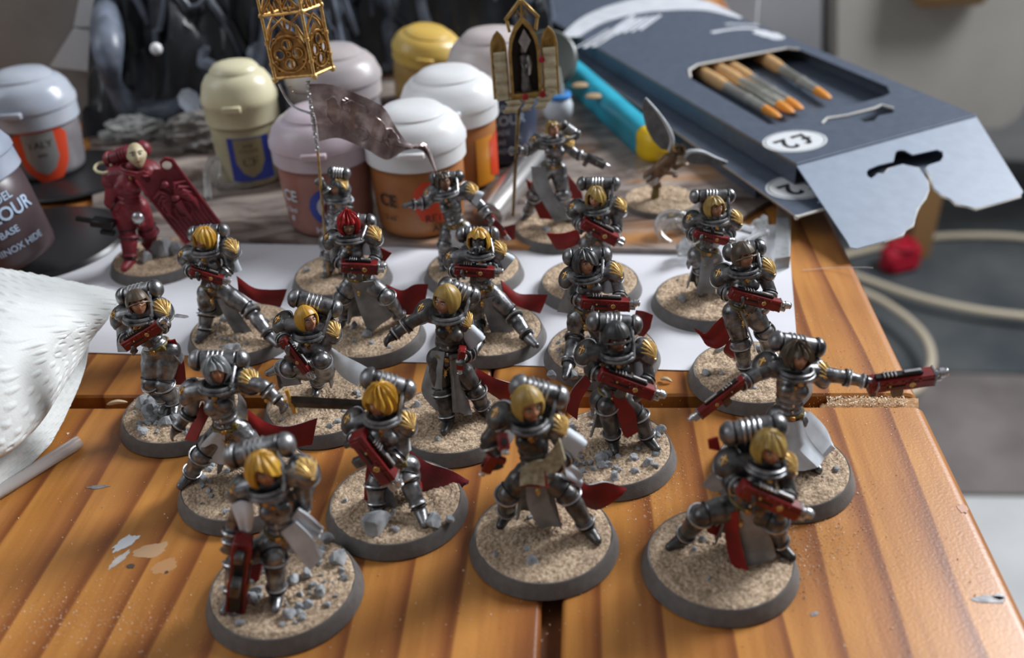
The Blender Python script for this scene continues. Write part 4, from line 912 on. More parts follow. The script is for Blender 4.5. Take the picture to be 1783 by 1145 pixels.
for (cu, cv, ru, rv, a0, a1) in ((.15, .5, .05, .3, 0, 6.3), (.30, .5, .10, .34, 1, 5.5), (.45, .5, .08, .26, -2, 2.4), (.58, .45, .08, .3, .5, 5.8), (.58, .45, .04, .16, 0, 5), (.70, .5, .06, .25, 2, 7), (.82, .5, .04, .2, 0, 5), (.24, .3, .03, .12, 0, 6), (.36, .75, .04, .12, 0, 6)):
    g.tube([onflag(cu + ru * cos(a0 + (a1 - a0) * t / 24), cv + rv * sin(a0 + (a1 - a0) * t / 24)) for t in range(25)], .27, 5)
g.obj('scroll_relief', FLAG, fo)
g = MB()
g.tube(catmull([J((486, 146), -3), J((497, 168), -3), (J((512, 186), -3)), J((542, 198), -3)], 14), .38, 6); g.tube(catmull([J((505, 150), -2), J((512, 162), -2), J((540, 166), -3)], 10), .3, 6)
g.obj('hook_bracket', BRIGHT, root)
# lantern cage
bl, bf, br = J((479, 139), -1.5), J((547, 133), -5.5), J((579, 119), 1)
ex, ey = bf - bl, br - bf; upc = Vector((-.04, -.03, 1)).normalized(); Hc = (J((459, 42), -1.5) - bl).length; Hc = 18.0
bb = bl + ey; ex_n, ey_n = ex.normalized(), ey.normalized()
corners = [bl, bf, br, bb]; lg = MB(); posts = []
cage = MB()
for c in corners[:3]:
    p = MB(); p.tube([c, c + upc * (Hc + 6)], [.5, .42], 8); p.ball(c, .95, n=14); p.ball(c + upc * Hc, .85, n=12); p.cyl(c + upc * 4, c + upc * 4.8, .75); p.cyl(c + upc * 10, c + upc * 10.8, .75)
    p.tube([c + upc * (Hc + 5), c + upc * (Hc + 9)], [.7, .05], 6); posts.append(p)
for p in posts: p.obj('lantern_post', GOLD, root)
p = MB(); p.tube([bb, bb + upc * (Hc + 6)], .45, 8); p.ball(bb, .9, n=12); p.obj('lantern_post', BRASS, root)
p = MB()
for a, b in ((0, 1), (1, 2), (2, 3), (3, 0)):
    for hh, rr in ((.4, .45), (Hc, .5)): p.tube([corners[a] + upc * hh, corners[b] + upc * hh], rr, 6)
    mid = (corners[a] + corners[b]) / 2
    p.tube([corners[a] + upc * Hc, mid + upc * (Hc + 7.5), corners[b] + upc * Hc], .45, 6)
    p.tube([corners[a] + upc * (Hc * .5), corners[a].lerp(mid, .35) + upc * (Hc * .78), mid + upc * (Hc * .93), corners[b].lerp(mid, .35) + upc * (Hc * .78), corners[b] + upc * (Hc * .5)], .36, 6)
    for t in (.3, .5, .7): q = corners[a].lerp(corners[b], t) + upc * (Hc + .5); p.tube([q, q + upc * (3.2 if t == .5 else 2.2)], [.6, .05], 6); p.ball(q + upc * .3, .5, n=8)
p.obj('lantern_frame', BRASS, root); PANB = mat('dark_brass_panel', (.13, .06, .018), .6, .4, col2=(.34, .18, .05), vs=500, bump=.2)
for (a, b) in ((0, 1), (1, 2)):
    o_, e_ = corners[a], corners[b] - corners[a]; W = e_.length; ex2 = e_.normalized(); n2 = ex2.cross(upc).normalized()
    R = Matrix((ex2, upc, n2)).transposed(); hh = 13.; sc_ = W / 11.2
    out = [(x * sc_, y) for x, y in ((.6, .6), (10.6, .6), (10.6, 8.5), (9.4, 11), (7.6, 12.9), (5.6, 14.2), (3.6, 12.9), (1.8, 11), (.6, 8.5))]
    cs = [(5.6, 9.6), (8.1, 7.0), (5.6, 4.2), (3.0, 7.0)]
    hl = [circle(x * sc_, y, 1.25 * sc_, 16, 1 / sc_ if sc_ < .8 else 1) for x, y in cs]
    g = MB(); g.plate(out, .4, o_ - n2 * .2, R, hl); pno = g.obj('rose_window_panel', PANB, root); g = MB()
    for x, y in cs: g.torus(o_ + R @ Vector((x * sc_, y, .4)), R @ Matrix.Diagonal((sc_, 1, 1)), 1.4, .22, 18, 6)
    for x, y in ((2.2, 2.6), (9, 2.6), (2.4, 11), (8.8, 11), (5.6, 7.0), (1.6, 4.6), (9.6, 4.6)): g.torus(o_ + R @ Vector((x * sc_, y, .4)), R @ Matrix.Diagonal((sc_, 1, 1)), .6, .18, 12, 5)
    g.torus(o_ + R @ Vector((5.6 * sc_, 6.9, .3)), R @ Matrix.Diagonal((sc_, 1.05, 1)), 4.9, .3, 30, 6)
    g.obj('tracery', BRASS, pno)
cc_ = (bl + br) / 2; g = MB(); g.lathe([(.1, 14), (.9, 11), (1.6, 8), (1.2, 5), (1.9, 3), (2.4, .6), (.1, .5)], cc_, n=14); g.obj('relic_urn', GOLD, root)
g = MB(); g.plate([(0, 0), (ex.length, 0), (ex.length, ey.length), (0, ey.length)], .5, bl, Matrix((ex_n, ey_n, Vector((0, 0, 1)))).transposed()); g.obj('lantern_floor', BRASS, root)
# --- shrine triptych
root, B, J, d = SB
g = MB(); pa, pb_ = J((904, 170), -3), J((893, 376), -2.5); g.tube([pa, pb_], [.6, .5], 10); g.ball(pa, 1., n=12); g.ball(pa.lerp(pb_, .12), .8, n=10); g.obj('shrine_pole', mat('brown_gold_pole', (.12, .08, .03), .4, .4, col2=(.32, .22, .08), vs=400), root)
o0 = J((917, 168), -3); ex = Vector((1, .05, .03)).normalized(); up = Vector((-.02, .12, 1)).normalized(); nn = ex.cross(up).normalized(); R = Matrix((ex, up, nn)).transposed()   # nn faces -y
def ogive(w_, h_, hs): return [(-w_, 0), (w_, 0), (w_, hs), (w_ * .86, hs + (h_ - hs) * .4), (w_ * .5, hs + (h_ - hs) * .75), (0, h_), (-w_ * .5, hs + (h_ - hs) * .75), (-w_ * .86, hs + (h_ - hs) * .4), (-w_, hs)]
SB_G = mat('shrine_gold', (.36, .22, .06), .45, .36, col2=(.62, .42, .15), vs=500)
def off(pts, k, dy=0): return [(x * k, y * k + dy) for x, y in pts]
g = MB(); oo = ogive(4.9, 24.5, 14); ii = [(x * .80, 1.3 + y * .86) for x, y in oo]; g.plate(oo, 1.2, o0, R, [ii]); g.obj('niche_frame', SB_G, root)
g = MB(); g.plate(ii, .4, o0 - nn * 3.2, R)
g.rings([[o0 + R @ Vector((x, y_, -3.0)) for x, y_ in ii], [o0 + R @ Vector((x, y_, .1)) for x, y_ in ii]], cap=False); g.rings([[o0 + R @ Vector((x * 1.1, y_, -3.2)) for x, y_ in ii], [o0 + R @ Vector((x * 1.1, y_, .1)) for x, y_ in ii]], cap=False)
g.obj('niche', mat('niche_black', (.02, .016, .013), 0, .5, col2=(.06, .045, .03), vs=200), root)
g = MB(); c = o0 - nn * 1.2
g.lathe([(1.9, 1.4), (2.0, 3), (1.5, 7), (1.35, 9), (1.7, 11), (1.5, 12.6), (.6, 13.3)], c, Matrix((ex, nn, up)).transposed() @ Matrix.Diagonal((1, -1, 1)), 16); g.ball(c + up * 14.3, .95, n=12); g.lathe([(1.1, 13.4), (1.25, 14.4), (.9, 15.6), (.1, 16.3)], c - nn * .25, Matrix((ex, nn, up)).transposed(), 14)
g.cap(c + up * 11.5 + ex * 1.4, c + up * 9 + nn * 1.4 + ex * .5, .6, .45); g.cap(c + up * 11.5 - ex * 1.4, c + up * 9 + nn * 1.4 - ex * .5, .6, .45); g.obj('robed_statue', STEEL, root)
g = MB(); g.patch(sheet([[c + up * 12.6 + ex * .5 + nn * .9, c + up * 12 + ex * 2.1], [c + up * 10 + ex * .9 + nn * 1.9, c + up * 9.5 + ex * 2.4 + nn * .6], [c + up * 6.4 + ex * .9 + nn * 1.4, c + up * 7.4 + ex * 1.9 + nn * .6]], 8, 6, bulge=.3), .3, 0, 0); g.obj('statue_mantle', BRIGHT, root)
for s_ in (-1, 1):
    o1 = o0 + ex * s_ * 7.9 + up * .3; R1 = Matrix.Rotation(radians(-s_ * 10), 3, up) @ R; n1 = R1.col[2]
    g = MB(); oo = ogive(2.55, 20.5, 15.3); ii = [(x * .72, 1.2 + y * .9) for x, y in oo]; g.plate(oo, .9, o1, R1, [ii]); g.plate(ii, .35, o1 - n1 * .2, R1)
    for k in (-1, 0, 1): g.tube([o1 + R1 @ Vector((k * .75, 13.6, .4)), o1 + R1 @ Vector((k * .75, 16.9 - abs(k) * 1.2, .4))], .2, 5)
    g.obj('side_niche', SB_G, root)
    G_ = [[o1 + R1 @ Vector((x, 14.2 - 14.6 * i / 28, 1.35 + .45 * sin(i * .95))) for x in (-1.85, -.9, 0, .9, 1.85)] for i in range(29)]
    g = MB(); g.patch(G_, .3, 0, 0); g.obj('parchment_scroll', mat('cream_parchment', (.50, .44, .28), 0, .6, col2=(.68, .62, .44), vs=500), root)
for x0, x1, y0 in ((-7, -2.5, -.6), (-1.2, 1.6, -.4), (3, 6.5, -.2), (6.5, 8.5, 2.)):
    G_ = [[o0 + R @ Vector((x0 + (x1 - x0) * t + .8 * sin(i * .5), y0 - i * .34, 1.4 + .5 * sin(i * 1.1))) for t in (0, .5, 1)] for i in range(12)]
    g = MB(); g.patch(G_, .3, 0, 0); g.obj('parchment_strip', MATS['cream_parchment'], root)
for x, y_ in ((5.2, 11.2), (4.9, .6), (-.6, .3)):
    g = MB(); q = o0 + R @ Vector((x, y_, 1.7)); g.cyl(q, q + nn * .5, 1.0, bev=.12); g.torus(q + nn * .5, R, .5, .12, 12, 5); g.obj('wax_seal', mat('wax_red', (.28, .01, .02), 0, .35, col2=(.5, .03, .05), vs=700), root)
g = MB(); dc = o0 + R @ Vector((.3, 17.2, 1.5)); dm = [(0, 3.6), (1.9, 0), (0, -3.6), (-1.9, 0)]
g.plate(dm, .5, dc, R, [[(x * .66, y_ * .66) for x, y_ in dm]]); g.plate([(x * .68, y_ * .68) for x, y_ in dm], .25, dc, R); g.tube([dc + R @ Vector((-.5, .6, .4)), dc + R @ Vector((0, -.7, .4)), dc + R @ Vector((.5, .6, .4))], .18, 5); g.obj('diamond_crest', BRIGHT, root)
g = MB()
for s_ in (-1, 1):
    g.box(o0 + R @ Vector((s_ * 2.6, 26.3, 0)), (1.0, 7.6, 2.2), R @ Matrix.Rotation(radians(s_ * 42), 3, 'Z'), .15); g.tube([o0 + R @ Vector((s_ * 4.6, 23.3, .5)), o0 + R @ Vector((s_ * 4.0, 20, .5))], .5, 6)
    g.tube([o0 + R @ Vector((s_ * 2.0, 24.4, 0)), o0 + R @ Vector((s_ * 1.2, 26, 0)), o0 + R @ Vector((0, 24, 0))], .3, 6)
g.tube([o0 + R @ Vector((0, 23, .3)), o0 + R @ Vector((0, 29.5, .3))], .4, 6); g.obj('gable_roof', SB_G, root)
g = MB(); g.box(o0 + R @ Vector((0, -.1, -.8)), (10.6, 1.1, 4.0), R, .2); g.box(o0 + R @ Vector((0, 1, -1.5)), (20, .8, .8), R, .15); g.lathe([(.5, -4), (.9, -3.2), (.6, -2.4), (1.8, -.6)], o0 - nn * 1, Matrix((ex, nn, up)).transposed(), 14); g.obj('shrine_plinth', SB_G, root)
# --- winged cherub
Bc = at(1149, 362); Bc.z = 0; root = empty('winged_figurine', Bc, 'tiny winged figurine hovering over a sandy base, grey wings raised, under the brush box', 'figurine'); put_base(root, 14., 1)
Jc = lambda px, py, dy=0: aty(px, py, Bc.y + dy) - Bc
g = MB(); h_, hip, kn, ft = Jc(1181, 266, -2), Jc(1145, 296), Jc(1128, 306), Jc(1140, 322, 0)
chs = Jc(1166, 278, -1); g.cap(hip, chs, 2.4, 2.6); g.cap(hip, kn, 2.1, 1.7); g.cap(hip + Vector((1.5, -.5, 0)), kn + Vector((2.0, -1, -.8)), 2.0, 1.6); g.cap(kn, ft, 1.7, 1.3); g.cap(kn + Vector((2, -1, -1)), ft + Vector((1.2, -1, .2)), 1.6, 1.2)
g.cap(chs, h_, 1.6, 1.3); e1, p1 = Jc(1176, 292, -2), Jc(1190, 285, -4); g.cap(chs, e1, 1.2, 1.0); hand(g, e1, p1, None, .7); g.cap(e1, p1, .9, .7); e2 = Jc(1160, 300, -3); p2 = Jc(1172, 302, -5); g.cap(chs, e2, 1.2, 1); g.cap(e2, p2, .9, .7); hand(g, e2, p2, None, .7)
remesh_body(g, 'body', mat('brown_robe_paint', (.07, .035, .02), .1, .5, col2=(.22, .13, .07), vs=350), root)
inst('head', HEADB, root, h_, (radians(25), 0, radians(25)), 1.05); inst('hair', get_hair('spike', HAIRB), root, h_, (radians(25), 0, radians(25)), 1.05)
g = MB(); rg = h_ + Vector((0, 0, 1.4)); g.torus(rg, frame((.1, -.2, 1)), 1.9, .25, 20, 6)
for k in range(8): a = k * pi / 4; q = rg + Vector((cos(a) * 1.9, sin(a) * 1.9, 0)); g.tube([q, q + Vector((cos(a) * .4, sin(a) * .4, 1.4))], [.25, .05], 5)
g.obj('crown', BRASS, root)
g = MB()
for c_ in (kn, kn + Vector((2, -1, -.8))):
    for t in (0, .45): q = c_.lerp(ft, t); g.torus(q, frame(ft - kn), 1.75, .5, 16, 6)
g.obj('greaves', BRIGHT, root)
g = MB(); g.tube([ft + Vector((.5, 0, 1)), Vector((ft.x, ft.y, 3.4))], [.9, 1.5], 10); g.box((ft.x + 1.2, ft.y, 6.5), (.8, 1.6, 6), None, .2); g.obj('support_stem', OLIVE, root)
WG = mat('wing_grey', (.10, .105, .11), .1, .55, col2=(.17, .175, .18), vs=300); WE = mat('wing_edge', (.45, .48, .5), .1, .5, col2=(.62, .66, .7), vs=300)
for outl in ([(1166, 262), (1170, 243), (1163, 222), (1145, 195), (1124, 171), (1119, 178), (1120, 200), (1126, 225), (1138, 246), (1152, 260)], [(1190, 272), (1202, 264), (1222, 264), (1245, 274), (1266, 282), (1262, 287), (1240, 287), (1215, 286), (1198, 284)]):
    P = [Jc(x, y_, 1 + .02 * abs(x - 1170)) for x, y_ in outl]; n_ = len(P); half = n_ // 2
    n_v = Vector((.1, -1, .3)).normalized(); g = MB()
    cen = sum(P, Vector()) / n_
    g.add([p + n_v * .35 for p in P] + [p - n_v * .35 for p in P] + [cen + n_v * .5, cen - n_v * .5], [(i, (i + 1) % n_, 2 * n_) for i in range(n_)] + [(n_ + i, n_ + (i + 1) % n_, 2 * n_ + 1) for i in range(n_)] + [(i, (i + 1) % n_, n_ + (i + 1) % n_, n_ + i) for i in range(n_)])
    wo = g.obj('wing', WG, root, 30)
    g = MB(); g.tube(catmull(P[:5], 16), [1.0 - .045 * i for i in range(16)], 7); g.obj('wing_bone', WE, wo)
    for k in range(5):
        f0 = P[0].lerp(P[4], (k + .6) / 5.6); f1 = P[-1].lerp(P[5], (k + .8) / 5.6); g = MB(); g.tube([f0 + n_v * .4, f0.lerp(f1, .6) + n_v * .6, f1 + n_v * .3], [.25, .4, .12], 6); g.obj('feather', WG, wo)
# --- crimson shield bearer
RMB = f('marine', (279, 462), 'crimson heavy-armoured figurine with a bone face carrying a big crimson eagle shield', (238, 271), (224, 318), (226, 358), (190, 306), (262, 296),
    [((224, 408, -3), (226, 455), -10), ((258, 400, 2), (262, 430), 20)], [((192, 352), (240, 382)), ((262, 330), (268, 340, -4))], None, (22, 6), 1.6,
    ((184, 280), (258, 256)), 1.7, bulk=1.55, body=CRIM, padm=CRIM, padlm=CRIM, emb=(None, None), belt=False, tabard=False, hose=False, beads=False, skirt=False, marine=True, headm=HEADB, collar=CRIM, rocks=8, rockp=[(285, 440, 4.5), (255, 452, 2.5), (310, 438, 3)], group='painted armoured figurines on sand-covered round bases', packdy=5)
root, B, J, d = RMB
g = MB(); s1, s2, s3, s4 = J((229, 305), -6), J((288, 272), -2), J((384, 386), -1), J((318, 430), -5)
exs = (s2 - s1).normalized(); dn = ((s4 - s1) + (s3 - s2)) / 2; Ls = dn.length; dn.normalize(); ns = exs.cross(dn).normalized()
if ns.y > 0: ns = -ns
Ws = ((s2 - s1).length + (s3 - s4).length) / 2; R = Matrix((exs, -dn, exs.cross(-dn))).transposed(); nrm = R.col[2]
if nrm.y > 0: sgn = -1
else: sgn = 1
O_ = s1; P2 = lambda x, y_, z=0: O_ + exs * x * Ws + dn * y_ * Ls + nrm * sgn * z
out = [(.12, 0), (.3, .02), (.36, .10), (.5, .06), (.64, .10), (.70, .02), (.88, 0), (1, .06), (1, 1), (0, 1), (0, .06)]
g.plate([(x * Ws, -y_ * Ls) for x, y_ in out], 1.3, O_, R, [circle(.22 * Ws, -.10 * Ls, 1.5, 12), circle(.8 * Ws, -.09 * Ls, 1.5, 12)]); sh = g.obj('shield', CRIM, root)
zt = 1.45 if sgn > 0 else .15
g = MB(); ed = catmull([P2(0.02, .06, zt), P2(.02, .98, zt)], 2); g.tube(ed, .45, 6); g.tube([P2(.98, .06, zt), P2(.98, .98, zt)], .45, 6); g.tube([P2(.02, .98, zt), P2(.98, .98, zt)], .45, 6); g.obj('shield_rim', CRIM, sh)
for k in range(9):
    g = MB(); x = .1 + .1 * k; g.tube([P2(x, .3 + .04 * abs(k - 4), zt), P2(x, .95, zt)], .28, 5); g.obj('shield_rib', CRIM, sh)
g = MB()
for s_ in (-1, 1):
    for k in range(6): a = radians(15 + 24 * k); g.tube([P2(.5 + s_ * .05, .42, zt + .2), P2(.5 + s_ * (.2 + .03 * k), .30 + .055 * k, zt + .6), P2(.5 + s_ * (.44 - .03 * k), .34 + .075 * k, zt + .3)], [.5, .75, .25], 6)
g.ball(P2(.5, .45, zt + .3), (1.6, 1.6, 1.2), n=12); g.ball(P2(.5, .26, zt + .5), 1.2, n=10); g.tube([P2(.5, .26, zt + .6), P2(.36, .27, zt + .6)], [.8, .2], 6); g.tube([P2(.5, .5, zt), P2(.5, .78, zt)], [1.6, .5], 8); g.torus(P2(.5, .62, zt), R, 2.6, .5, 20, 6); g.obj('eagle_relief', CRIM, sh)
g = MB(); q = J((240, 380), -5.5); g.ball(q, (2, 1.5, 2.2), n=12)
for k in range(3): g.ball(q + Vector((.8 * k - .8, -1.2, .6)), .75, n=8)
g.obj('gauntlet', BRIGHT, root)
g = MB(); a, b = J((205, 392), -6), J((133, 380), -5); A_ = (b - a).normalized(); R = frame(A_); g.box(a.lerp(b, .35), (4.2, 2.4, (b - a).length * .55), R, .4); g.cyl(a.lerp(b, .5), b, .9, bev=.1); g.box(a.lerp(b, .3) + Vector((0, 0, -3.2)), (2.2, 1.6, 4.5), frame(A_), .3); g.obj('pistol', BLACK, root)
g = MB(); g.torus(J((180, 292), 1), frame((.2, -.3, 1)), 2.6, .5, 22, 6); g.obj('cable', mat('cream_cable', (.55, .5, .32), 0, .4), root)

# ------------------------------------------------------------------ paper sheet and book cover
PAPER = mat('white_paper', (.66, .66, .70), 0, .55, col2=(.74, .74, .78), vs=25)
P = [at(60, 612), at(1392, 652), at(1371, 392), at(100, 405)]
def bil(P, u, v): return P[0].lerp(P[1], u).lerp(P[3].lerp(P[2], u), v)
rows = [[bil(P, i / 40, j / 14) + Vector((0, 0, .25 + .25 * max(0, noise.noise(Vector((i * .15, j * .3, 2)))))) for i in range(41)] for j in range(15)]
g = MB(); g.patch(rows, .15, 0, 0); o = g.obj('paper_sheet', PAPER, smooth=60); o['label'] = 'large white sheet of paper lying under the middle rows of figurines'; o['category'] = 'paper'
def cover_mat():
    m = bpy.data.materials.new('painted_cover'); m.use_nodes = True; nt = m.node_tree; b = nt.nodes['Principled BSDF']; L = nt.links.new
    tc = nt.nodes.new('ShaderNodeTexCoord'); mp = nt.nodes.new('ShaderNodeMapping'); mp.inputs['Scale'].default_value = (.6, 1.6, 1); mp.inputs['Rotation'].default_value = (0, 0, .3); L(tc.outputs['Object'], mp.inputs[0])
    n = nt.nodes.new('ShaderNodeTexNoise'); n.inputs['Scale'].default_value = 34; n.inputs['Detail'].default_value = 9; n.inputs['Roughness'].default_value = .6; n.inputs['Distortion'].default_value = 1.2; L(mp.outputs[0], n.inputs['Vector'])
    r = nt.nodes.new('ShaderNodeValToRGB'); e = r.color_ramp.elements; e[0].position = .33; e[0].color = (.03, .022, .02, 1); e[1].position = .72; e[1].color = (.50, .44, .38, 1)
    for p, c in ((.44, (.12, .085, .07, 1)), (.52, (.24, .20, .18, 1)), (.60, (.33, .27, .23, 1))): q = e.new(p); q.color = c
    L(n.outputs['Fac'], r.inputs[0]); n2 = nt.nodes.new('ShaderNodeTexNoise'); n2.inputs['Scale'].default_value = 17; L(mp.outputs[0], n2.inputs['Vector'])
    r2 = nt.nodes.new('ShaderNodeValToRGB'); r2.color_ramp.elements[0].position = .58; r2.color_ramp.elements[1].position = .68; L(n2.outputs['Fac'], r2.inputs[0])
    mx = nt.nodes.new('ShaderNodeMixRGB'); L(r2.outputs[0], mx.inputs[0]); L(r.outputs[0], mx.inputs[1]); mx.inputs[2].default_value = (.50, .22, .06, 1); L(mx.outputs[0], b.inputs['Base Color'])
    b.inputs['Roughness'].default_value = .28; return m
COVER = cover_mat()
P = [at(165, 412, 1.6), at(1205, 437, 1.6), at(1345, 345, 1.6), at(1225, 215, 1.6), at(985, 110, 1.6), at(150, 95, 1.6)]
c = sum(P, Vector()) / 6; g = MB(); g.plate([(p.x - c.x, p.y - c.y) for p in P], 1.6); o = g.obj('rulebook', [COVER], loc=(c.x, c.y, .45)); o['label'] = 'glossy booklet with a brown painted cover lying under the paint pots'; o['category'] = 'book'
g = MB(); g.ball((0, 0, 0), (17, 7, .15), n=24); o2 = g.obj('printed_motif', mat('orange_print', (.55, .24, .06), 0, .3, col2=(.62, .40, .2), vs=60), o, loc=at(425, 352, 0) * 1 - c + Vector((0, 0, 1.62 + .0)))
# ------------------------------------------------------------------ paint pots
def pot(px, py, r, h, lid, body, label, text=None, capf=.42, gz=0, textf=None, tilt=(0, 0), nm='paint_pot', domef=1.0):
    c = at(px, py, gz); root = empty(nm, (c.x, c.y, gz), label, 'paint pot', 'paint pots behind the figurines'); hb = h * (1 - capf); rb = r * .93
    root.rotation_euler = (tilt[0], tilt[1], 0)
    g = MB(); g.lathe([(rb * .82, 0), (rb * .9, .8), (rb * .93, 3), (rb, hb * .7), (rb * 1.0, hb * .92), (rb * .9, hb + 1.5), (rb * .85, hb + 1.5)], n=64); bo = g.obj('bottle', body, root, 50)
    g = MB(); hc = h - hb
    g.lathe([(r * .97, hb), (r * 1.0, hb + .5), (r * 1.0, hb + hc * .30), (r * 1.03, hb + hc * .33), (r * 1.03, hb + hc * .42), (r * .99, hb + hc * .50), (r * .92, hb + hc * .66), (r * .80, hb + hc * .78), (r * .70, hb + hc * .82), (r * .665, hb + hc * .84), (r * .66, hb + hc * .87), (r * .55, hb + hc * .95), (r * .3, hb + hc * .99), (.05, hb + hc)], n=64); lo = g.obj('lid', lid, root, 35)
    g = MB(); az = -pi / 2; g.box((0, -r * 1.04, hb + hc * .36), (r * .5, r * .14, hc * .12), None, .4); g.obj('lid_latch', lid, lo)
    return root, c, rb, hb
def wrap(rb, az0, z0, dr=.12):
    """maps label x,y onto the bottle; az0 = azimuth of the label centre"""
    return lambda x, y, t: Vector(((rb + dr + t) * sin(az0 + x / rb), -(rb + dr + t) * cos(az0 + x / rb), z0 + y))
def label_patch(root, rb, az0, z0, outl, mm, dr=.06, name='printed_label', th=.08):
    f_ = wrap(rb, az0, z0, dr); g = MB()
    xs = [p[0] for p in outl]; x0, x1 = min(xs), max(xs); N = 26; cols = []
    for i in range(N + 1):
        x = x0 + (x1 - x0) * i / N; x = min(max(x, x0 + 1e-3), x1 - 1e-3); ys = []
        for k in range(len(outl)):
            (ax_, ay), (bx_, by_) = outl[k], outl[(k + 1) % len(outl)]
            if (ax_ - x) * (bx_ - x) <= 0 and abs(ax_ - bx_) > 1e-9: ys.append(ay + (by_ - ay) * (x - ax_) / (bx_ - ax_))
        cols.append((x, min(ys), max(ys)))
    rs = [[f_(x, a + (b - a) * j / 3, th) for x, a, b in cols] for j in range(4)]
    g.patch(rs, th, 0, 0); return g.obj(name, mm, root, 60)
def wtext(root, rb, az0, z0, lines, mm, dr=.2, name='printed_text'):
    g = MB()
    for body_, size, x, y in lines:
        f_ = wrap(rb, az0, z0, dr); text_mb(body_, size, lambda a, b, t: f_(a + x, b + y, t), g, .0, size * .02)
    return g.obj(name, mm, root, 0)
def tl_mat(n, c, c2, rough=.32, tr=.0, sss=.25): return mat(n, c, 0, rough, col2=c2, vs=45, sss=sss, trans=tr)
LWHITE = tl_mat('white_lid', (.70, .71, .72), (.78, .79, .80)); CREAM = tl_mat('cream_lid', (.62, .57, .36), (.70, .66, .48)); LILAC = tl_mat('lilac_lid', (.50, .40, .42), (.60, .54, .62)); YEL = tl_mat('yellow_lid', (.58, .38, .08), (.68, .50, .16))
BEIGE = tl_mat('beige_lid', (.46, .38, .36), (.60, .55, .55)); SLATE = tl_mat('slate_lid', (.24, .28, .36), (.42, .46, .54)); SILV = tl_mat('silver_blue_lid', (.34, .38, .46), (.52, .55, .60), .25)
BCREAM = tl_mat('cream_bottle', (.40, .36, .22), (.52, .48, .33)); BPINK = tl_mat('pink_brown_bottle', (.26, .10, .075), (.42, .22, .18)); BORAN = tl_mat('orange_brown_bottle', (.30, .11, .035), (.46, .20, .07)); BNAVY = tl_mat('navy_bottle', (.035, .045, .08), (.07, .085, .14), sss=0)
BGREY = tl_mat('grey_bottle', (.12, .11, .12), (.24, .22, .23), sss=0); BMAR = tl_mat('maroon_bottle', (.045, .03, .035), (.10, .07, .075), sss=0); BYEL = tl_mat('gold_bottle', (.36, .22, .06), (.5, .36, .16))
INKW = mat('white_print', (.55, .58, .62), 0, .5); INKB = mat('light_blue_print', (.38, .48, .62), 0, .5); INKK = mat('dark_print', (.04, .02, .015), 0, .5); LRED = mat('red_label', (.62, .06, .02), 0, .4); LBLUE = mat('blue_label', (.03, .05, .30), 0, .4); LGREY = mat('grey_shield_label', (.30, .30, .30), .3, .4)
SHIELD = lambda w_, h_: [(-w_, h_), (w_, h_), (w_, -h_ * .2), (w_ * .6, -h_ * .75), (0, -h_), (-w_ * .6, -h_ * .75), (-w_, -h_ * .2)]
az = lambda c: atan2(-c.x, -c.y) * -1.0            # azimuth facing the camera
r_, c, rb, hb = pot(736, 386, 17.0, 42.5, LWHITE, BORAN, 'white domed lid pot of orange-brown paint, front one, red emblem on bottle', gz=2.1)
a0 = atan2(c.x, c.y) * -1
label_patch(r_, rb, a0 + .25, hb * .5, [(-6, 6), (-3, 9), (4, 8), (8, 3), (7, -3), (3, -6), (-4, -5), (-7, 1)], LRED); wtext(r_, rb, a0 + .35, hb * .12 + 3, [('RETRI', 3.6, 0, 2), ('ARM', 3.4, 1, -1.8)], INKK); wtext(r_, rb, a0 - .75, hb * .45, [('CE', 6, 0, 3), ('12 ml', 2.6, 0, -3)], INKK)
r_, c, rb, hb = pot(580, 384, 17.0, 42, LILAC, BPINK, 'lilac-lidded pot of pinkish brown paint with a blue ring label, below the silver flag', gz=2.1)
a0 = -atan2(c.x, c.y) - .1
label_patch(r_, rb, a0 + .05, hb * .5, circle(0, 0, 6.5, 24), LBLUE); label_patch(r_, rb, a0 + .07, hb * .5, circle(0, 0, 4.2, 20), LILAC, .2); label_patch(r_, rb, a0 + .16, hb * .47, circle(0, 0, 3.5, 20), mat('maroon_blob', (.12, .01, .015), 0, .4), .32)
wtext(r_, rb, a0, 3.8, [('HARD', 3.2, 0, 0)], INKW); wtext(r_, rb, a0 - .85, hb * .5, [('CE', 5.5, 0, 3), ('12ml', 2.6, 0, -2), ('#', 3, 0, -5)], INKW)
r_, c, rb, hb = pot(443, 308, 13.8, 46, CREAM, BCREAM, 'cream-lidded pot of pale paint with a blue shield label', gz=2.1, capf=.48)
a0 = -atan2(c.x, c.y); label_patch(r_, rb, a0 + .0, hb * .5, [(-8, 8.5), (8, 8.5), (8, -8.5), (-8, -8.5)], LBLUE); label_patch(r_, rb, a0 - .02, hb * .5 + .5, SHIELD(5.3, 7.6), mat('khaki_label', (.26, .22, .12), 0, .5), .2); wtext(r_, rb, a0 - .02, hb * .5, [('CE', 5, 0, -1), ('COLOUR', 1.7, 0, 3.4), ('BASE', 1.7, 0, 5.4)], mat('brown_print', (.10, .07, .03), 0, .5), .34)
r_, c, rb, hb = pot(794, 312, 17.6, 43, LWHITE, BORAN, 'white-lidded pot behind the front white one, orange bottle with red band', gz=2.1)
a0 = -atan2(c.x, c.y); label_patch(r_, rb, a0 + .75, hb * .45, [(-4, 9), (5, 9), (5, -9), (-4, -9)], mat('orange_label', (.62, .24, .02), 0, .4)); label_patch(r_, rb, a0 + 1.1, hb * .45, [(-3, 7), (4, 9), (4, -9), (-3, -6)], LRED, .2)
r_, c, rb, hb = pot(868, 268, 17.5, 50, BEIGE, BNAVY, 'pale beige lidded pot with navy bottle and white lettering, left of the golden shrine', gz=2.1)
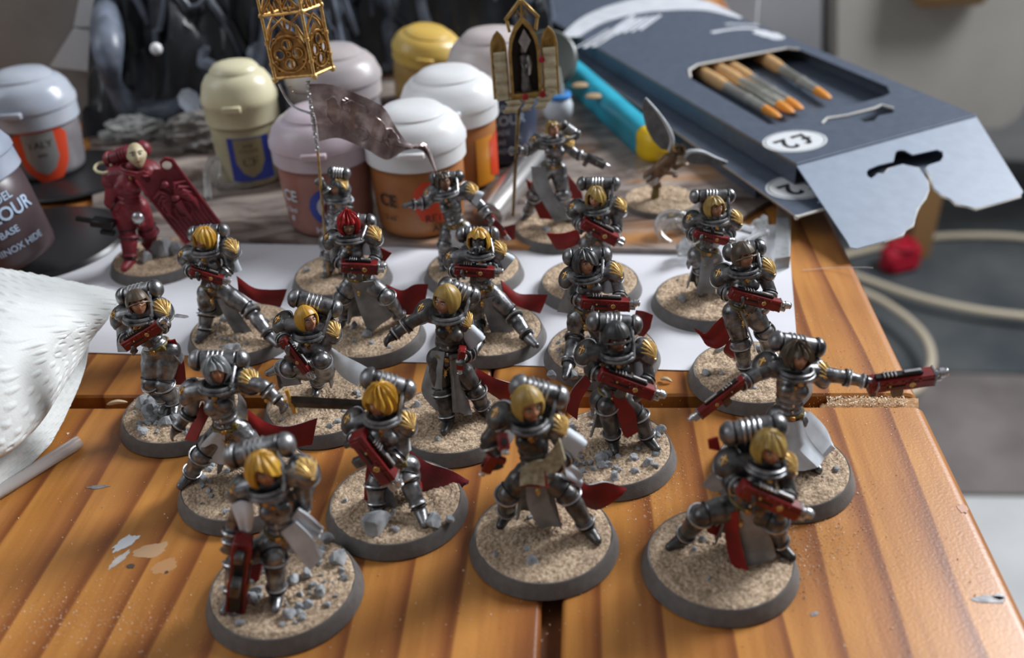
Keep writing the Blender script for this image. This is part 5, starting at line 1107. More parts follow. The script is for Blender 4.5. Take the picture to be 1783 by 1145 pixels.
a0 = -atan2(c.x, c.y); wtext(r_, rb, a0 + .05, hb * .5, [('CITADEL', 3.3, 0, 9.5), ('COLOUR', 5.2, 0, 4.6), ('SHADE', 2.6, 0, 0), ('RAS', 2.6, 0, -3.8), ('SHADE', 2.6, 0, -7.4)], INKB)
r_, c, rb, hb = pot(600, 272, 18.2, 45, tl_mat('grey_beige_lid', (.36, .34, .36), (.52, .46, .44)), BGREY, 'grey-beige lidded pot half hidden behind the lantern and flag', gz=2.1)
pot(737, 172, 15.5, 34, YEL, BYEL, 'mustard yellow lidded pot at the back by the black sprues', gz=2.1, tilt=(.1, .16))
r_, c, rb, hb = pot(84, 292, 17.5, 41, SILV, BGREY, 'silver-blue lidded pot with a bright red shield label, upper left', gz=3.2, capf=.5)
a0 = -atan2(c.x, c.y) - .02; label_patch(r_, rb, a0, hb * .52, [(-10, 8), (-7, 10), (8, 10), (11, 7), (9, -4), (5, -10), (-3, -11), (-8, -5)], LRED); label_patch(r_, rb, a0 - .02, hb * .55, SHIELD(6, 8.5), LGREY, .22); wtext(r_, rb, a0 - .02, hb * .55, [('TALY', 3.9, 0, 3.6), ('wm', 2.4, 0, -.4)], INKK, .36)
r_, c, rb, hb = pot(18, 452, 18.5, 47, SLATE, BMAR, 'slate-lidded pot of dark brown paint with light blue lettering, cut by the left edge', gz=7, capf=.42, tilt=(0, -.24))
a0 = -atan2(c.x, c.y) + .30; wtext(r_, rb, a0, hb * .5, [('CITADEL', 3.6, 0, 9.0), ('COLOUR', 6.0, 0, 4.2), ('BASE', 3, 0, -1.2), ('RHINOX HIDE', 2.9, 0, -6.4)], INKB)
# round black discs under the left pots
for (px, py, rr, z) in ((125, 305, 27, 2.1), (68, 425, 30, .6)):
    c = at(px, py, z); g = MB(); g.lathe([(rr - .4, 0), (rr, .4), (rr * .97, 1.7 if z < 1 else 1.0), (rr * .9, 1.9 if z < 1 else 1.05), (.1, 1.9 if z < 1 else 1.05)], n=64); o = g.obj('round_base', mat('black_plastic', (.012, .012, .013), 0, .3), loc=(c.x, c.y, z)); o['category'] = 'base'
    o['label'] = 'round black plastic base under the silver-blue lidded pot' if z > 1 else 'round black plastic base under the dark brown pot at the left edge'
# ------------------------------------------------------------------ brush box
NAVY = mat('navy_card', (.065, .085, .12), 0, .42, col2=(.085, .105, .145), vs=300, bump=.1, bs=6000); NAVYL = mat('inner_card', (.19, .235, .31), 0, .5, col2=(.22, .27, .35), vs=200); EDGE = mat('torn_card_edge', (.62, .60, .56), 0, .8); EDGEB = mat('brown_card_edge', (.20, .15, .11), 0, .8)
def card_box(tip, left_px, z0, z1, right, flap, label, window):
    A_ = at(*tip, z1); C_ = at(*left_px, z1); 
    return A_, C_
zt1 = 16.
A_ = at(1387, 285, zt1); Bq = at(1700, 200, zt1); Cq = at(985, 50, zt1); exb = (Bq - A_).normalized(); Wb = (Bq - A_).length; eyb = (Cq - A_); Lb = eyb.length + 95; eyb.normalize()
MB_ = Matrix((exb, eyb, Vector((0, 0, 1)))).transposed()                  # slightly sheared card panel
box1 = empty('brush_box', (A_.x, A_.y, 8.4), 'upper navy cardboard brush box with window, torn hang tab folded down', 'box')
def loc1(p): v = p - A_; k = exb.dot(eyb); a = v.dot(exb); b = v.dot(eyb); det = 1 - k * k; return ((a - k * b) / det, (b - k * a) / det)
def w1(u, v, z): return exb * u + eyb * v + Vector((0, 0, z - 8.4))
win = [loc1(at(x, y_, zt1)) for x, y_ in ((1200, 122), (1215, 113), (1370, 84), (1392, 86), (1545, 150), (1550, 162), (1538, 168), (1352, 217), (1338, 216), (1202, 136))]
sl = [loc1(at(x, y_, zt1)) for x, y_ in ((1431, 216), (1440, 207), (1475, 202), (1522, 190), (1535, 184), (1556, 190), (1556, 196), (1530, 201), (1522, 210), (1505, 212), (1495, 206), (1440, 218))]
g = MB(); g.plate([(0, 0), (Wb, 0), (Wb, Lb), (0, Lb)], .5, w1(0, 0, zt1 - .5), MB_, [win, sl]); g.obj('front_panel', NAVY, box1)
g = MB(); g.plate([(0, 0), (Wb, 0), (Wb, Lb), (0, Lb)], .5, w1(0, 0, 8.4), MB_); g.obj('back_panel', NAVY, box1)
for u0, u1, v0, v1 in ((0, .5, 0, Lb), (Wb - .5, Wb, 0, Lb), (0, Wb, Lb - .5, Lb)):
    g = MB(); g.plate([(u0, v0), (u1, v0), (u1, v1), (u0, v1)], zt1 - 8.9, w1(0, 0, 8.6), MB_); g.obj('side_panel', NAVY, box1)
g = MB(); wl = [w1(u, v, zt1 + .03) for u, v in win]; g.tube([wl[9], wl[0], wl[1], wl[2], wl[3]], .55, 6); g.obj('window_edge', EDGE, box1)
g = MB(); sl3 = [w1(u, v, zt1 + .25) for u, v in sl]; g.tube(sl3[:6], .5, 6); g.obj('torn_slot_edge', EDGE, box1)
# brushes inside
BR = [((1262, 121), (1336, 198), 0), ((1300, 108), (1352, 186), 0), ((1318, 103), (1372, 182), 0), ((1345, 96), (1428, 165), 0)]
bd_ = (at(1356, 206, 13) - at(1215, 120, 13))
tips = [((1332, 190), (1372, 207)), ((1356, 182), (1392, 200)), ((1372, 176), (1408, 196)), ((1422, 158), (1458, 185))]
dirp = (at(1430, 160, 13) - at(1345, 112, 13)).normalized()
WOODH = mat('brush_handle_wood', (.42, .23, .09), 0, .4, col2=(.60, .38, .18), vs=80); FER = mat('ferrule_silver', (.46, .46, .42), .7, .3, var=.15, vs=200); BRIS = mat('orange_bristle', (.62, .21, .02), 0, .5, col2=(.75, .32, .05), vs=900)
for k, (ba, bb_) in enumerate(tips):
    z = 11.6 + (k % 2) * .4; a = at(*ba, z); b = at(*bb_, z); dr_ = (b - a).normalized(); dd = (dirp * 2.5 + dr_).normalized(); p0 = a - Vector((0, 0, 0))
    br = empty('paintbrush', p0, ['first orange-tipped paintbrush from the left in the box window', 'second orange-tipped paintbrush from the left in the box window', 'third orange-tipped paintbrush from the left in the box window', 'orange-tipped paintbrush lying apart, rightmost in the box window'][k], 'paintbrush', 'orange-tipped brushes in the box window')
    Rb = frame(dd); g = MB(); g.rings([[dd * t + Rb @ Vector((r_x * cos(q * pi / 6), r_y * sin(q * pi / 6), 0)) for q in range(12)] for t, r_x, r_y in ((-.2, 1.9, 1.9), (3, 2.2, 1.8), (7, 2.0, 1.4), (10, 1.5, .8), (11, .8, .3))]); g.obj('bristles', BRIS, br)
    g = MB(); g.lathe([(1.9, 0), (2.1, -.6), (2.2, -12), (2.5, -13), (2.5, -14), (2.2, -15), (2.4, -30), (2.6, -31)], (0, 0, 0), Rb, 16); g.obj('ferrule', FER, br)
    g = MB(); g.lathe([(2.3, -30.5), (3.0, -38), (3.1, -60), (2.4, -150), (.6, -158)], (0, 0, 0), Rb, 14); g.obj('handle', WOODH, br)
# flap, folded down
zA, zB = -1.5, 11.5
FA, FB = at(1480, 432, zA), at(1783, 338, zB)
fy_ = ((FA - A_) + (FB - Bq)) / 2; Lf = fy_.length; fy_.normalize(); nf_ = exb.cross(fy_).normalized(); 
def plane_pt(px, py):      # point of the flap plane under a pixel
    o_ = Vector((0, 0, CH)); dd = ray(px, py); nn_ = (Bq - A_).cross(fy_).normalized(); t = (A_ - o_).dot(nn_) / dd.dot(nn_); return o_ + dd * t
fxx = (Bq - A_).normalized(); fnn = fxx.cross(fy_).normalized(); fyy = fnn.cross(fxx)
def fl(px, py): v = plane_pt(px, py) - A_; return (v.dot(fxx), v.dot(fyy))
FO = [(1387, 285), (1476, 418), (1481, 428), (1492, 430), (1540, 417), (1572, 405), (1578, 396), (1590, 388), (1594, 375), (1597, 362), (1604, 352), (1612, 340), (1618, 326), (1616, 314), (1605, 296), (1600, 290), (1572, 283), (1548, 291), (1541, 299), (1528, 300), (1518, 308), (1511, 304), (1509, 297), (1513, 292), (1530, 285), (1556, 279), (1560, 262), (1566, 259), (1575, 259), (1590, 267), (1632, 258), (1642, 262), (1643, 270), (1638, 278), (1617, 285), (1612, 290), (1621, 306), (1628, 326), (1642, 337), (1655, 343), (1666, 352), (1685, 356), (1700, 360), (1740, 350), (1778, 338), (1782, 331), (1700, 200)]
Rf = Matrix((fxx, fyy, fnn)).transposed()
g = MB(); g.plate([fl(*p) for p in FO], .5, (0, 0, zt1 - .5 - 8.4), Rf, [], 0); g.obj('hang_tab', NAVYL, box1)
g = MB(); q = [Rf @ Vector((*fl(*p), .5)) + Vector((0, 0, zt1 - 8.9)) for p in FO[4:20]]; g.tube(q, [.35 + .25 * (i % 2) for i in range(len(q))], 5); q = [Rf @ Vector((*fl(*p), .5)) + Vector((0, 0, zt1 - 8.9)) for p in FO[35:45]]; g.tube(q, [.3 + .3 * (i % 2) for i in range(len(q))], 5); g.obj('torn_edge', EDGE, box1)
g = MB(); q0 = Rf @ Vector((*fl(1425, 348), .5)) + Vector((0, 0, zt1 - 8.9)); q1 = Rf @ Vector((*fl(1606, 316), .5)) + Vector((0, 0, zt1 - 8.9)); g.tube([q0, q1], .22, 6); q0 = Rf @ Vector((*fl(1630, 312), .5)) + Vector((0, 0, zt1 - 8.9)); q1 = Rf @ Vector((*fl(1748, 276), .5)) + Vector((0, 0, zt1 - 8.9)); g.tube([q0, q1], .22, 6); g.tube([w1(0, 0, zt1 - .1), w1(Wb, 0, zt1 - .1)], .3, 6); g.obj('crease', NAVYL, box1)
# lower box
zt2 = 8.
T2 = at(1387, 378, zt2); D2 = at(970, 85, zt2) - T2; L2 = D2.length + 70; D2.normalize(); box2 = empty('brush_box', (T2.x, T2.y, .3), 'lower navy cardboard brush box peeking out beneath the upper one', 'box')
W2 = 78; M2_ = Matrix((exb, D2, Vector((0, 0, 1)))).transposed()
g = MB(); g.plate([(0, 0), (W2, 0), (W2, L2), (0, L2)], .7, (0, 0, zt2 - 1.0), M2_); g.obj('front_panel', NAVY, box2); g = MB(); g.plate([(3, 30), (W2, 30), (W2, L2), (3, L2)], zt2 - 1.1, (0, 0, 0), M2_); g.obj('card_body', NAVY, box2)
g = MB(); g.tube([Vector((0, 0, zt2 - .4)), D2 * L2 + Vector((0, 0, zt2 - .4))], .35, 6); g.obj('worn_edge', EDGEB, box2); g = MB(); g.tube([Vector((0, 0, zt2 - .3)), exb * 20 + Vector((0, 0, zt2 - .3))], .5, 6); g.ball((0, 0, zt2 - .4), .9, n=8); g.obj('white_corner', EDGE, box2)
g = MB(); g.tube([w1(0, 0, zt1 - .5), w1(0, Lb, zt1 - .5)], .35, 6); g.obj('worn_edge', EDGEB, box1)
# price stickers, reading upside down towards the camera
STK = mat('white_sticker', (.66, .68, .70), 0, .4); INK = mat('black_ink', (.02, .02, .022), 0, .4)
def sticker(root, o_, px, py, z, zo):
    c = at(px, py, z) - o_; g = MB(); ux = (at(px + 10, py - 3, z) - at(px, py, z)).normalized(); vy = Vector((-ux.y, ux.x, 0)); R = Matrix((ux, vy, Vector((0, 0, 1)))).transposed()
    g.plate(circle(0, 0, 12.6, 48, .78), .12, c + Vector((0, 0, .02)), R); st = g.obj('price_sticker', STK, root)
    g = MB(); g.torus(c + Vector((0, 0, .16)), R @ Matrix.Diagonal((1, .78, .3)), 11.6, .22, 60, 5); text_mb('£2', 12.5, lambda x, y_, t: c + R @ Vector((-x, -y_ + .0, .17 + t)), g, .02, .3, spacing=1.35); g.obj('price_print', INK, st, 0)
sticker(box1, box1.location / S, 1384, 246, zt1, 0); 
sticker(box2, box2.location / S, 1392, 325, zt2, 0)
# brush-stroke print and small text on the upper box
g = MB(); WP = mat('pale_print', (.50, .52, .56), 0, .5, col2=(.62, .64, .68), vs=120); rng = random.Random(3)
def onb(px, py): p = at(px, py, zt1); return p - box1.location / S + Vector((0, 0, .06))
oa = catmull([Vector((x, y_, 0)) for x, y_ in ((972, 66), (1015, 30), (1075, 6), (1150, -8), (1230, 2), (1292, 30))], 40); ia = catmull([Vector((x, y_, 0)) for x, y_ in ((1008, 64), (1050, 40), (1110, 24), (1170, 18), (1232, 19), (1290, 33))], 40)
g.patch([[onb(*(oa[i].lerp(ia[i], j / 4))[:2]) + Vector((0, 0, .02)) for i in range(40)] for j in range(5)], .08, 0, 0)
for k in range(9):
    x0, y0 = 1000 + 14 * k, 62 - 4.5 * k; g.patch([[onb(x0 + u * (60 - 3 * k) + dv, y0 + 22 + 3 * sin(k) - u * (34 - k) + dv * .5) + Vector((0, 0, .03)) for u in (0, .25, .5, .75, 1)] for dv in (0, 2.0 + 3 * abs(sin(k * 1.7)))], .06, 0, 0)
for k in range(3): g.patch([[onb(1028 + 5 * k + u * 70 + dv, 82 - 5 * k - u * (44 + 4 * k)) + Vector((0, 0, .04)) for u in (0, .25, .5, .75, 1)] for dv in (0, 9 - 2 * k)], .06, 0, 0)
g.obj('brush_stroke_print', WP, box1)
g = MB(); ux = exb; vy = Vector((-ux.y, ux.x, 0)); R = Matrix((ux, vy, Vector((0, 0, 1)))).transposed()
rng = random.Random(6)
for k in range(13):
    px = 1243 + 7.2 * k; py = 56 - 6.5 * sin(k / 12 * 2.6) + (k > 10) * 2; c = onb(px, py); g.ball(c, (1.3 + .5 * rng.random(), 2.0, .12), n=8)
for k in range(9): c = onb(1266 + 6.5 * k, 42 + .25 * k - (k % 2)); g.ball(c, (1.0, 1.5, .12), n=8)
for px, py, rx in ((1326, 57, 4.2), (1341, 61, 5.0), (1352, 65, 4.0)): g.ball(onb(px, py), (rx, 4.5, .14), n=14)
g.obj('small_print', WP, box1, 0)
# ------------------------------------------------------------------ pencil, nozzle, silver tube, grey lid
z = 7; a, b = at(955, 88, z), at(1130, 246, z); dd = (b - a).normalized(); R = frame(dd); L = (b - a).length
pc = empty('grip_pen', (a.x, a.y, a.z), 'thick turquoise triangular pencil with brown grip dots and yellow end', 'pencil')
TURQ = mat('turquoise_plastic', (.02, .30, .42), 0, .35, col2=(.03, .40, .54), vs=60)
def tri(r, t): return [dd * t + R @ Vector((r * cos(2 * pi * j / 24) * (1 + .16 * cos(3 * 2 * pi * j / 24)), r * sin(2 * pi * j / 24) * (1 + .16 * cos(3 * 2 * pi * j / 24)), 0)) for j in range(24)]
g = MB(); g.rings([tri(6.0, -30), tri(6.2, 0), tri(6.5, L * .5), tri(6.5, L)]); g.obj('barrel', TURQ, pc)
g = MB(); g.rings([tri(6.3, L + .05), tri(6.4, L + 4), tri(5.6, L + 8), tri(3.6, L + 11), tri(.4, L + 12)]); g.obj('end_plug', mat('yellow_plastic', (.75, .50, .01), 0, .35), pc)
for px, py in ((984, 124), (1010, 146), (1034, 165), (965, 108)):
    p = at(px, py, z + 6); g = MB(); v = p - a; t = v.dot(dd); nrm = Vector((0, 0, 1)) - dd * dd.z; nrm.normalize(); g.ball(v - nrm * .6, (3.8, 3.4, 1.0), n=18); g.obj('grip_dot', mat('wood_dot', (.36, .25, .14), 0, .6), pc)
g = MB(); c = at(1112, 212, z + 6) - a; c2 = c + Vector((0, 0, -.2)); ux = dd; vy = Vector((dd.y, -dd.x, 0)) * -1
g.ball(c2 + ux * 2.2, (.9, 1.2, .3), n=10); g.ball(c2 - ux * 2.4, (.7, 1.1, .3), n=10); g.obj('faded_print', INKB, pc, 0)
c = at(972, 205, 2.2); nz = empty('glue_nozzle', c, 'white nozzle with a clear blue collar standing by the turquoise pencil', 'nozzle')
g = MB(); g.lathe([(5, 0), (6.2, 2), (6.4, 6), (5.2, 9), (4.5, 10)], n=24); g.obj('cap', tl_mat('milky_plastic', (.62, .66, .70), (.7, .74, .78)), nz)
g = MB(); g.torus((0, 0, 10), Matrix.Identity(3), 4.4, 1.5, 24, 8); g.obj('collar', mat('blue_collar', (.06, .25, .62), 0, .3), nz); g = MB(); g.lathe([(3.0, 9.5), (2.6, 14), (1.2, 22), (.9, 22.2)], n=16); g.obj('tip', mat('clear_tip', (.55, .55, .5), 0, .2, trans=.5), nz)
a, b = at(848, 378, 5.5), at(938, 268, 6.5); g = MB(); dd = (b - a).normalized(); g.lathe([(4.2, 0), (5.2, .8), (5.2, 52), (4.2, 56), (1.5, 58)], (0, 0, 0), frame(dd), 28); o = g.obj('metal_tube', mat('satin_metal', (.55, .53, .52), .85, .28), loc=a); o['label'] = 'polished silver metal tube lying behind the pointing figurine'; o['category'] = 'tube'
c = at(955, 108, 20); g = MB(); g.lathe([(0.1, 0), (12.5, 0), (13, .6), (13, 5), (12, 6), (11, 5.4), (.1, 5.2)], (0, 0, 0), frame((-.1, -.75, .55)), 40); o = g.obj('jar_lid', mat('grey_green_lid', (.10, .115, .10), 0, .4), loc=c); o['label'] = 'round grey-green jar lid leaning behind the golden shrine'; o['category'] = 'lid'
# ------------------------------------------------------------------ paper towel
TOW = mat('tissue_paper', (.62, .64, .63), 0, .85, col2=(.70, .72, .71), vs=60, bump=.4, bs=1200)
def towel_grid(rows, nv, nu, amp):
    R_ = [catmull(r, nu) for r in rows]; cols = [catmull([R_[i][j] for i in range(len(R_))], nv) for j in range(nu)]
    out = [[cols[j][i].copy() for j in range(nu)] for i in range(nv)]; res = [[p.copy() for p in r] for r in out]
    for i in range(1, nv - 1):
        for j in range(1, nu - 1):
            n = (out[i][j + 1] - out[i][j - 1]).cross(out[i + 1][j] - out[i - 1][j])
            if n.length < 1e-9: continue
            n.normalize()
            if n.z < 0: n = -n
            p = out[i][j]; q = (out[i][j] - out[i][0]).length; s_ = i / nv * 78
            bump = max(0, sin(q * 1.7 + (int(s_ / 3.6) % 2) * pi)) * max(0, sin(s_ * 2 * pi / 3.6)) ** .7 ; res[i][j] += n * (amp * bump + .5 * noise.noise(p * .12))
    return res
T_ = lambda px, py, z: at(px, py, z)
rowsA = [[T_(-330, 450, 10), T_(-180, 462, 16), T_(-20, 466, 22), T_(90, 484, 22), T_(206, 508, 15)],
         [T_(-330, 520, 20), T_(-180, 510, 26), T_(-20, 510, 30), T_(90, 520, 26), T_(204, 524, 15)],
         [T_(-330, 600, 26), T_(-180, 600, 30), T_(-20, 590, 32), T_(90, 570, 26), T_(186, 556, 14)],
         [T_(-330, 720, 24), T_(-180, 710, 26), T_(-20, 690, 26), T_(70, 640, 22), T_(158, 592, 12)],
         [T_(-330, 900, 14), T_(-180, 870, 14), T_(-20, 800, 15), T_(60, 740, 14), T_(140, 628, 10)],
         [T_(-330, 900, 10), T_(-180, 880, 9), T_(-30, 806, 9), T_(56, 742, 9), T_(134, 636, 8)]]
g = MB(); g.patch(towel_grid(rowsA, 230, 260, .42), .4, 0, 0); tw = g.obj('paper_towel', TOW, smooth=180); tw['label'] = 'white embossed paper towel bunched up at the left edge of the table'; tw['category'] = 'paper towel'
rowsB = [[T_(-330, 640, 8), T_(-100, 640, 9), T_(60, 600, 10), T_(155, 604, 8)],
         [T_(-330, 780, 8), T_(-100, 740, 9), T_(50, 700, 8), T_(146, 648, 6)],
         [T_(-330, 880, 7), T_(-100, 850, 8), T_(30, 780, 6), T_(118, 716, 3)],
         [T_(-330, 1010, 1.2), T_(-100, 950, 1.2), T_(10, 850, 1.2), T_(88, 772, 1.2)]]
g = MB(); g.patch(towel_grid(rowsB, 90, 120, .25), .35, 0, 0); g.obj('lower_fold', TOW, tw, 180)
# clear tube in front of it
a, b = at(-60, 893, 1.7), at(138, 768, 1.7); dd = (b - a).normalized(); R = frame(dd); L = (b - a).length; g = MB(); n = 20
ring = lambda r, t: [dd * t + R @ Vector((r * cos(2 * pi * j / n), r * sin(2 * pi * j / n), 0)) for j in range(n)]
g.rings([ring(1.5, 0), ring(1.6, .2), ring(1.6, L - .2), ring(1.5, L), ring(1.15, L), ring(1.1, L - .3), ring(1.1, 0)], 0, False); o = g.obj('plastic_straw', mat('milky_clear_plastic', (.90, .88, .87), 0, .15, trans=.65, spec=.6, ior=1.2), loc=a); o['label'] = 'short clear plastic tube lying on the wood beside the paper towel'; o['category'] = 'tube'
# ------------------------------------------------------------------ clear sprue pieces
CLR = mat('clear_plastic', (.86, .88, .88), 0, .08, trans=.9, spec=.6, bump=.4, bs=700)
sp = empty('clear_sprue', at(1270, 400, 0), 'clear plastic sprue frame and offcuts by the right edge of the paper', 'sprue')
o_ = sp.location / S
g = MB(); a, b, c2, d2 = at(1347, 470, .6), at(1374, 466, .6), at(1376, 355, .6), at(1352, 358, .6)
g.add([p - o_ + Vector((0, 0, zz)) for zz in (0, 4) for p in (a, b, c2, d2)], [(0, 1, 2, 3), (4, 5, 6, 7), (0, 1, 5, 4), (1, 2, 6, 5), (2, 3, 7, 6), (3, 0, 4, 7)]); g.obj('frame_bar', CLR, sp)
rng = random.Random(8)
for k in range(12):
    p = at(rng.uniform(1180, 1350), rng.uniform(385, 440), 3.5) - o_; q = p + Vector((rng.uniform(-9, 9), rng.uniform(-5, 5), rng.uniform(-.5, 4))); g = MB(); g.tube(catmull([p, (p + q) / 2 + Vector((0, 0, rng.uniform(0, 3))), q], 8), rnd_in(rng, 1.0, 2.2), 8); g.obj('runner', CLR, sp)
g = MB(); c = at(1175, 415, 1) - o_; g.torus(c + Vector((0, 0, 3.5)), frame((.2, -.6, .7)), 6, 1.3, 24, 8); g.obj('ring_offcut', CLR, sp)
sp2 = empty('clear_sprue', at(370, 300, 2.2), 'bent clear sprue offcut beside the cream-lidded pot', 'sprue'); o_ = sp2.location / S
g = MB(); pts = [at(362, 345, 3.5), at(360, 300, 10), at(368, 278, 13), at(378, 282, 12), at(376, 310, 7), at(378, 325, 4)]; g.tube(catmull([p - o_ for p in pts], 24), 1.2, 8); g.obj('loop', CLR, sp2); g = MB(); g.tube([at(376, 325, 3.6) - o_, at(440, 322, 3.6) - o_], 1.2, 8); g.tube([at(372, 290, 9) - o_, at(400, 296, 8) - o_], 1.0, 8); g.obj('runner', CLR, sp2)
# ------------------------------------------------------------------ heap of black sprues at the back
BLK = mat('black_glossy_plastic', (.010, .011, .013), 0, .3, col2=(.03, .034, .042), vs=60, bump=.5, bs=220)
BLK2 = mat('highlit_black_plastic', (.035, .042, .055), 0, .38, col2=(.19, .22, .28), vs=70)  # bluish highlights put into the colour of the sprue limbs and strap
heap = empty('black_sprue_heap', (0, 0, 0), 'heap of black-primed plastic sprues filling the back of the table', 'plastic parts')
N1, N2 = 120, 56; G_ = []
def ystart(x): k = max(0, min(1, (x + 95) / 30)); return 432 + 68 * k * k * (3 - 2 * k)
for j in range(N2 + 1):
    r_ = []
    for i in range(N1 + 1):
        x = -185 + 215 * i / N1; y_ = ystart(x) + 150 * j / N2
        e = min(1, i / 8, (N1 - i) / 8, j / 6, (N2 - j) / 6); p = Vector((x, y_, 0)) * .035
        h = 26 + 22 * min(1, j / 30) + 22 * (1 - abs(noise.noise(p)) * 2.4) + 12 * (1 - abs(noise.noise(p * 2.7 + Vector((3, 1, 0)))) * 2.2) + 5 * noise.noise(p * 7)
        r_.append(Vector((x, y_, 1.6 + max(0, h * e ** .6))))
    G_.append(r_)
g = MB(); g.patch(G_, .6, 0, 0); hb_ = g.obj('crumpled_mass', BLK, heap, 25)
hz = lambda x, y_: (lambda i, j: G_[max(0, min(N2, j))][max(0, min(N1, i))].z)(int((x + 185) / 215 * N1), int((y_ - ystart(x)) / 150 * N2))
rng = random.Random(21)
for k in range(120):
    x = rng.uniform(-178, 26); y_ = ystart(x) + rng.uniform(2, 80); L = rng.uniform(14, 42); an = rng.uniform(-.9, .9) + pi / 2 if rng.random() < .7 else rng.uniform(0, pi); pts = []
    for t in range(7):
        u = t / 6 - .5; xx = x + cos(an) * L * u + 4 * sin(u * 5 + k); yy = y_ + sin(an) * L * u * .5; pts.append(Vector((xx, yy, max(4, hz(xx, yy)) + 1.5 + L * .5 * (u + .5) * abs(sin(an)) * .6)))
    g = MB(); w_ = rng.uniform(1.2, 4.2); g.tube(catmull(pts, 12), [w_ * (.55 + .5 * sin(pi * i / 11)) for i in range(12)], 7); g.obj('sprue_limb', BLK2 if rng.random() < .72 else BLK, heap)
# big curved strap at the left of the heap
g = MB(); pts = [at(186, 10, 52), at(188, 90, 40), at(200, 150, 24), at(240, 195, 10), at(300, 190, 12), at(330, 175, 18)]
g.tube(catmull(pts, 26), [5.5 + 1.5 * sin(i * .5) for i in range(26)], 9); g.obj('curved_strap', BLK2, heap)
g = MB(); g.ball(at(272, 85, 40), 2.6, n=12); g.obj('white_bead', LWHITE, heap)
for px, py, z, r, c_, nm in ((305, 165, 12, 4, (.50, .14, .05), 'orange_scrap'), (313, 183, 10, 3.6, (.55, .28, .12), 'orange_scrap'), (345, 160, 14, 3.5, (.25, .23, .08), 'olive_scrap'), (282, 205, 8, 3.6, (.45, .38, .22), 'cream_scrap'), (330, 205, 6, 4, (.42, .30, .12), 'cream_scrap')):
    o = inst(nm, ROCKS[int(px) % 6], None, at(px, py, z), (px, py, 1), r); me = o.data.copy(); me.materials.clear(); me.materials.append(mat(nm + str(px), c_, 0, .6)); o.data = me; o.parent = heap
# crumpled grey wrapper and clear bag by the left pots
def crumple(name, px, py, z0, sx, sy, sz, mm, label, cat, seed, gz=2.1):
    c = at(px, py, gz); bm = bmesh.new(); bmesh.ops.create_icosphere(bm, subdivisions=5, radius=1)
    for v in bm.verts:
        p = v.co.copy(); k = 1 + .32 * (1 - 2.2 * abs(noise.noise(p * 1.9 + Vector((seed, 0, 0))))) + .14 * (1 - 2 * abs(noise.noise(p * 4.3 + Vector((seed, 5, 0)))))
        p *= k; v.co = Vector((p.x * sx, p.y * sy, max(-.7, p.z) * sz)) * S
    me = bpy.data.meshes.new(name); bm.to_mesh(me); bm.free(); me.materials.append(mm); me.polygons.foreach_set('use_smooth', [True] * len(me.polygons)); me.set_sharp_from_angle(angle=radians(35))
    lo = min(v.co.z for v in me.vertices) / S; o = bpy.data.objects.new(name, me); COL.objects.link(o); o.location = Vector((c.x, c.y, gz - lo)) * S; o['label'] = label; o['category'] = cat; return o
crumple('crumpled_wrapper', 235, 240, 0, 11, 6, 5, tl_mat('grey_tissue', (.26, .27, .26), (.38, .38, .36), .6, 0, 0), 'crumpled grey-white wrapper behind the crimson figurine', 'wrapper', 3)
FILM = mat('clear_film', (.80, .82, .84), 0, .12, trans=.82, spec=.7, bump=.9, bs=160, ior=1.12)
crumple('clear_plastic_bag', 40, 185, 0, 30, 12, 34, FILM, 'crinkled clear plastic bag standing behind the silver-blue lidded pot', 'bag', 11)
crumple('torn_film', 365, 250, 0, 15, 9, 7, tl_mat('brown_film', (.12, .11, .10), (.26, .24, .22), .25, 0, 0), 'crumpled smoky film between the black sprues and cream pot', 'film', 7)
# card box at top left
CARD = mat('pale_card', (.66, .72, .76), 0, .55)
yk = 452; q0 = aty(110, 120, yk); cb = empty('pale_box', (q0.x, yk, 0), 'pale blue-white card box standing behind the clear bag at the upper left', 'box'); o_ = cb.location / S
def vplate(pts, th, mm, nm):
    P = [aty(x, y_, yk) - o_ for x, y_ in pts]; g = MB(); g.plate([(p.x, p.z) for p in P], th, (0, th, 0), Matrix((Vector((1, 0, 0)), Vector((0, 0, 1)), Vector((0, -1, 0)))).transposed()); return g.obj(nm, mm, cb, 30)
vplate([(143, -30), (166, -30), (158, 47), (128, 46)], 2.5, CARD, 'upper_panel'); vplate([(126, 52), (157, 53), (153, 124), (86, 116)], 2.5, CARD, 'lower_panel')
g = MB(); g.box((-60, 14, 30), (160, 14, 62), None, .8); g.obj('carton', mat('grey_board', (.26, .26, .25), 0, .6, col2=(.34, .34, .33), vs=30), cb)
# ------------------------------------------------------------------ marks and crumbs on the wood
def blob(px, py, rx, ry, rot, mm, seed, name='paint_spot', th=.12):
    c = at(px, py, 0); g = MB(); n = 40; pts = []
    for j in range(n):
        a = 2 * pi * j / n; k = 1 + .45 * noise.noise(Vector((cos(a) * 1.8 + seed, sin(a) * 1.8, seed))) + .2 * noise.noise(Vector((cos(a) * 6 + seed, sin(a) * 6, seed))); x, y_ = rx * k * cos(a), ry * k * sin(a); pts.append((x * cos(rot) - y_ * sin(rot), x * sin(rot) + y_ * cos(rot)))
    g.plate(pts, th, c + Vector((0, 0, -.02))); return g.obj(name, mm, table, 60)
WSM = mat('white_paint_smear', (.62, .60, .58), 0, .5, col2=(.42, .30, .2), vs=260); SIL = mat('silver_paint_spot', (.16, .16, .17), .4, .4, col2=(.42, .41, .41), vs=500)
blob(218, 945, 3.0, 1.5, .9, mat('white_paint_mark', (.68, .70, .72), 0, .5), 1); blob(206, 975, 3.2, .9, 1.1, WSM, 2); blob(262, 958, 3.8, 2.2, .3, mat('beige_film', (.52, .32, .18), 0, .5), 3, th=.05); blob(288, 985, 3.0, 2.0, .5, mat('tan_film', (.50, .26, .11), 0, .5), 4, th=.05)
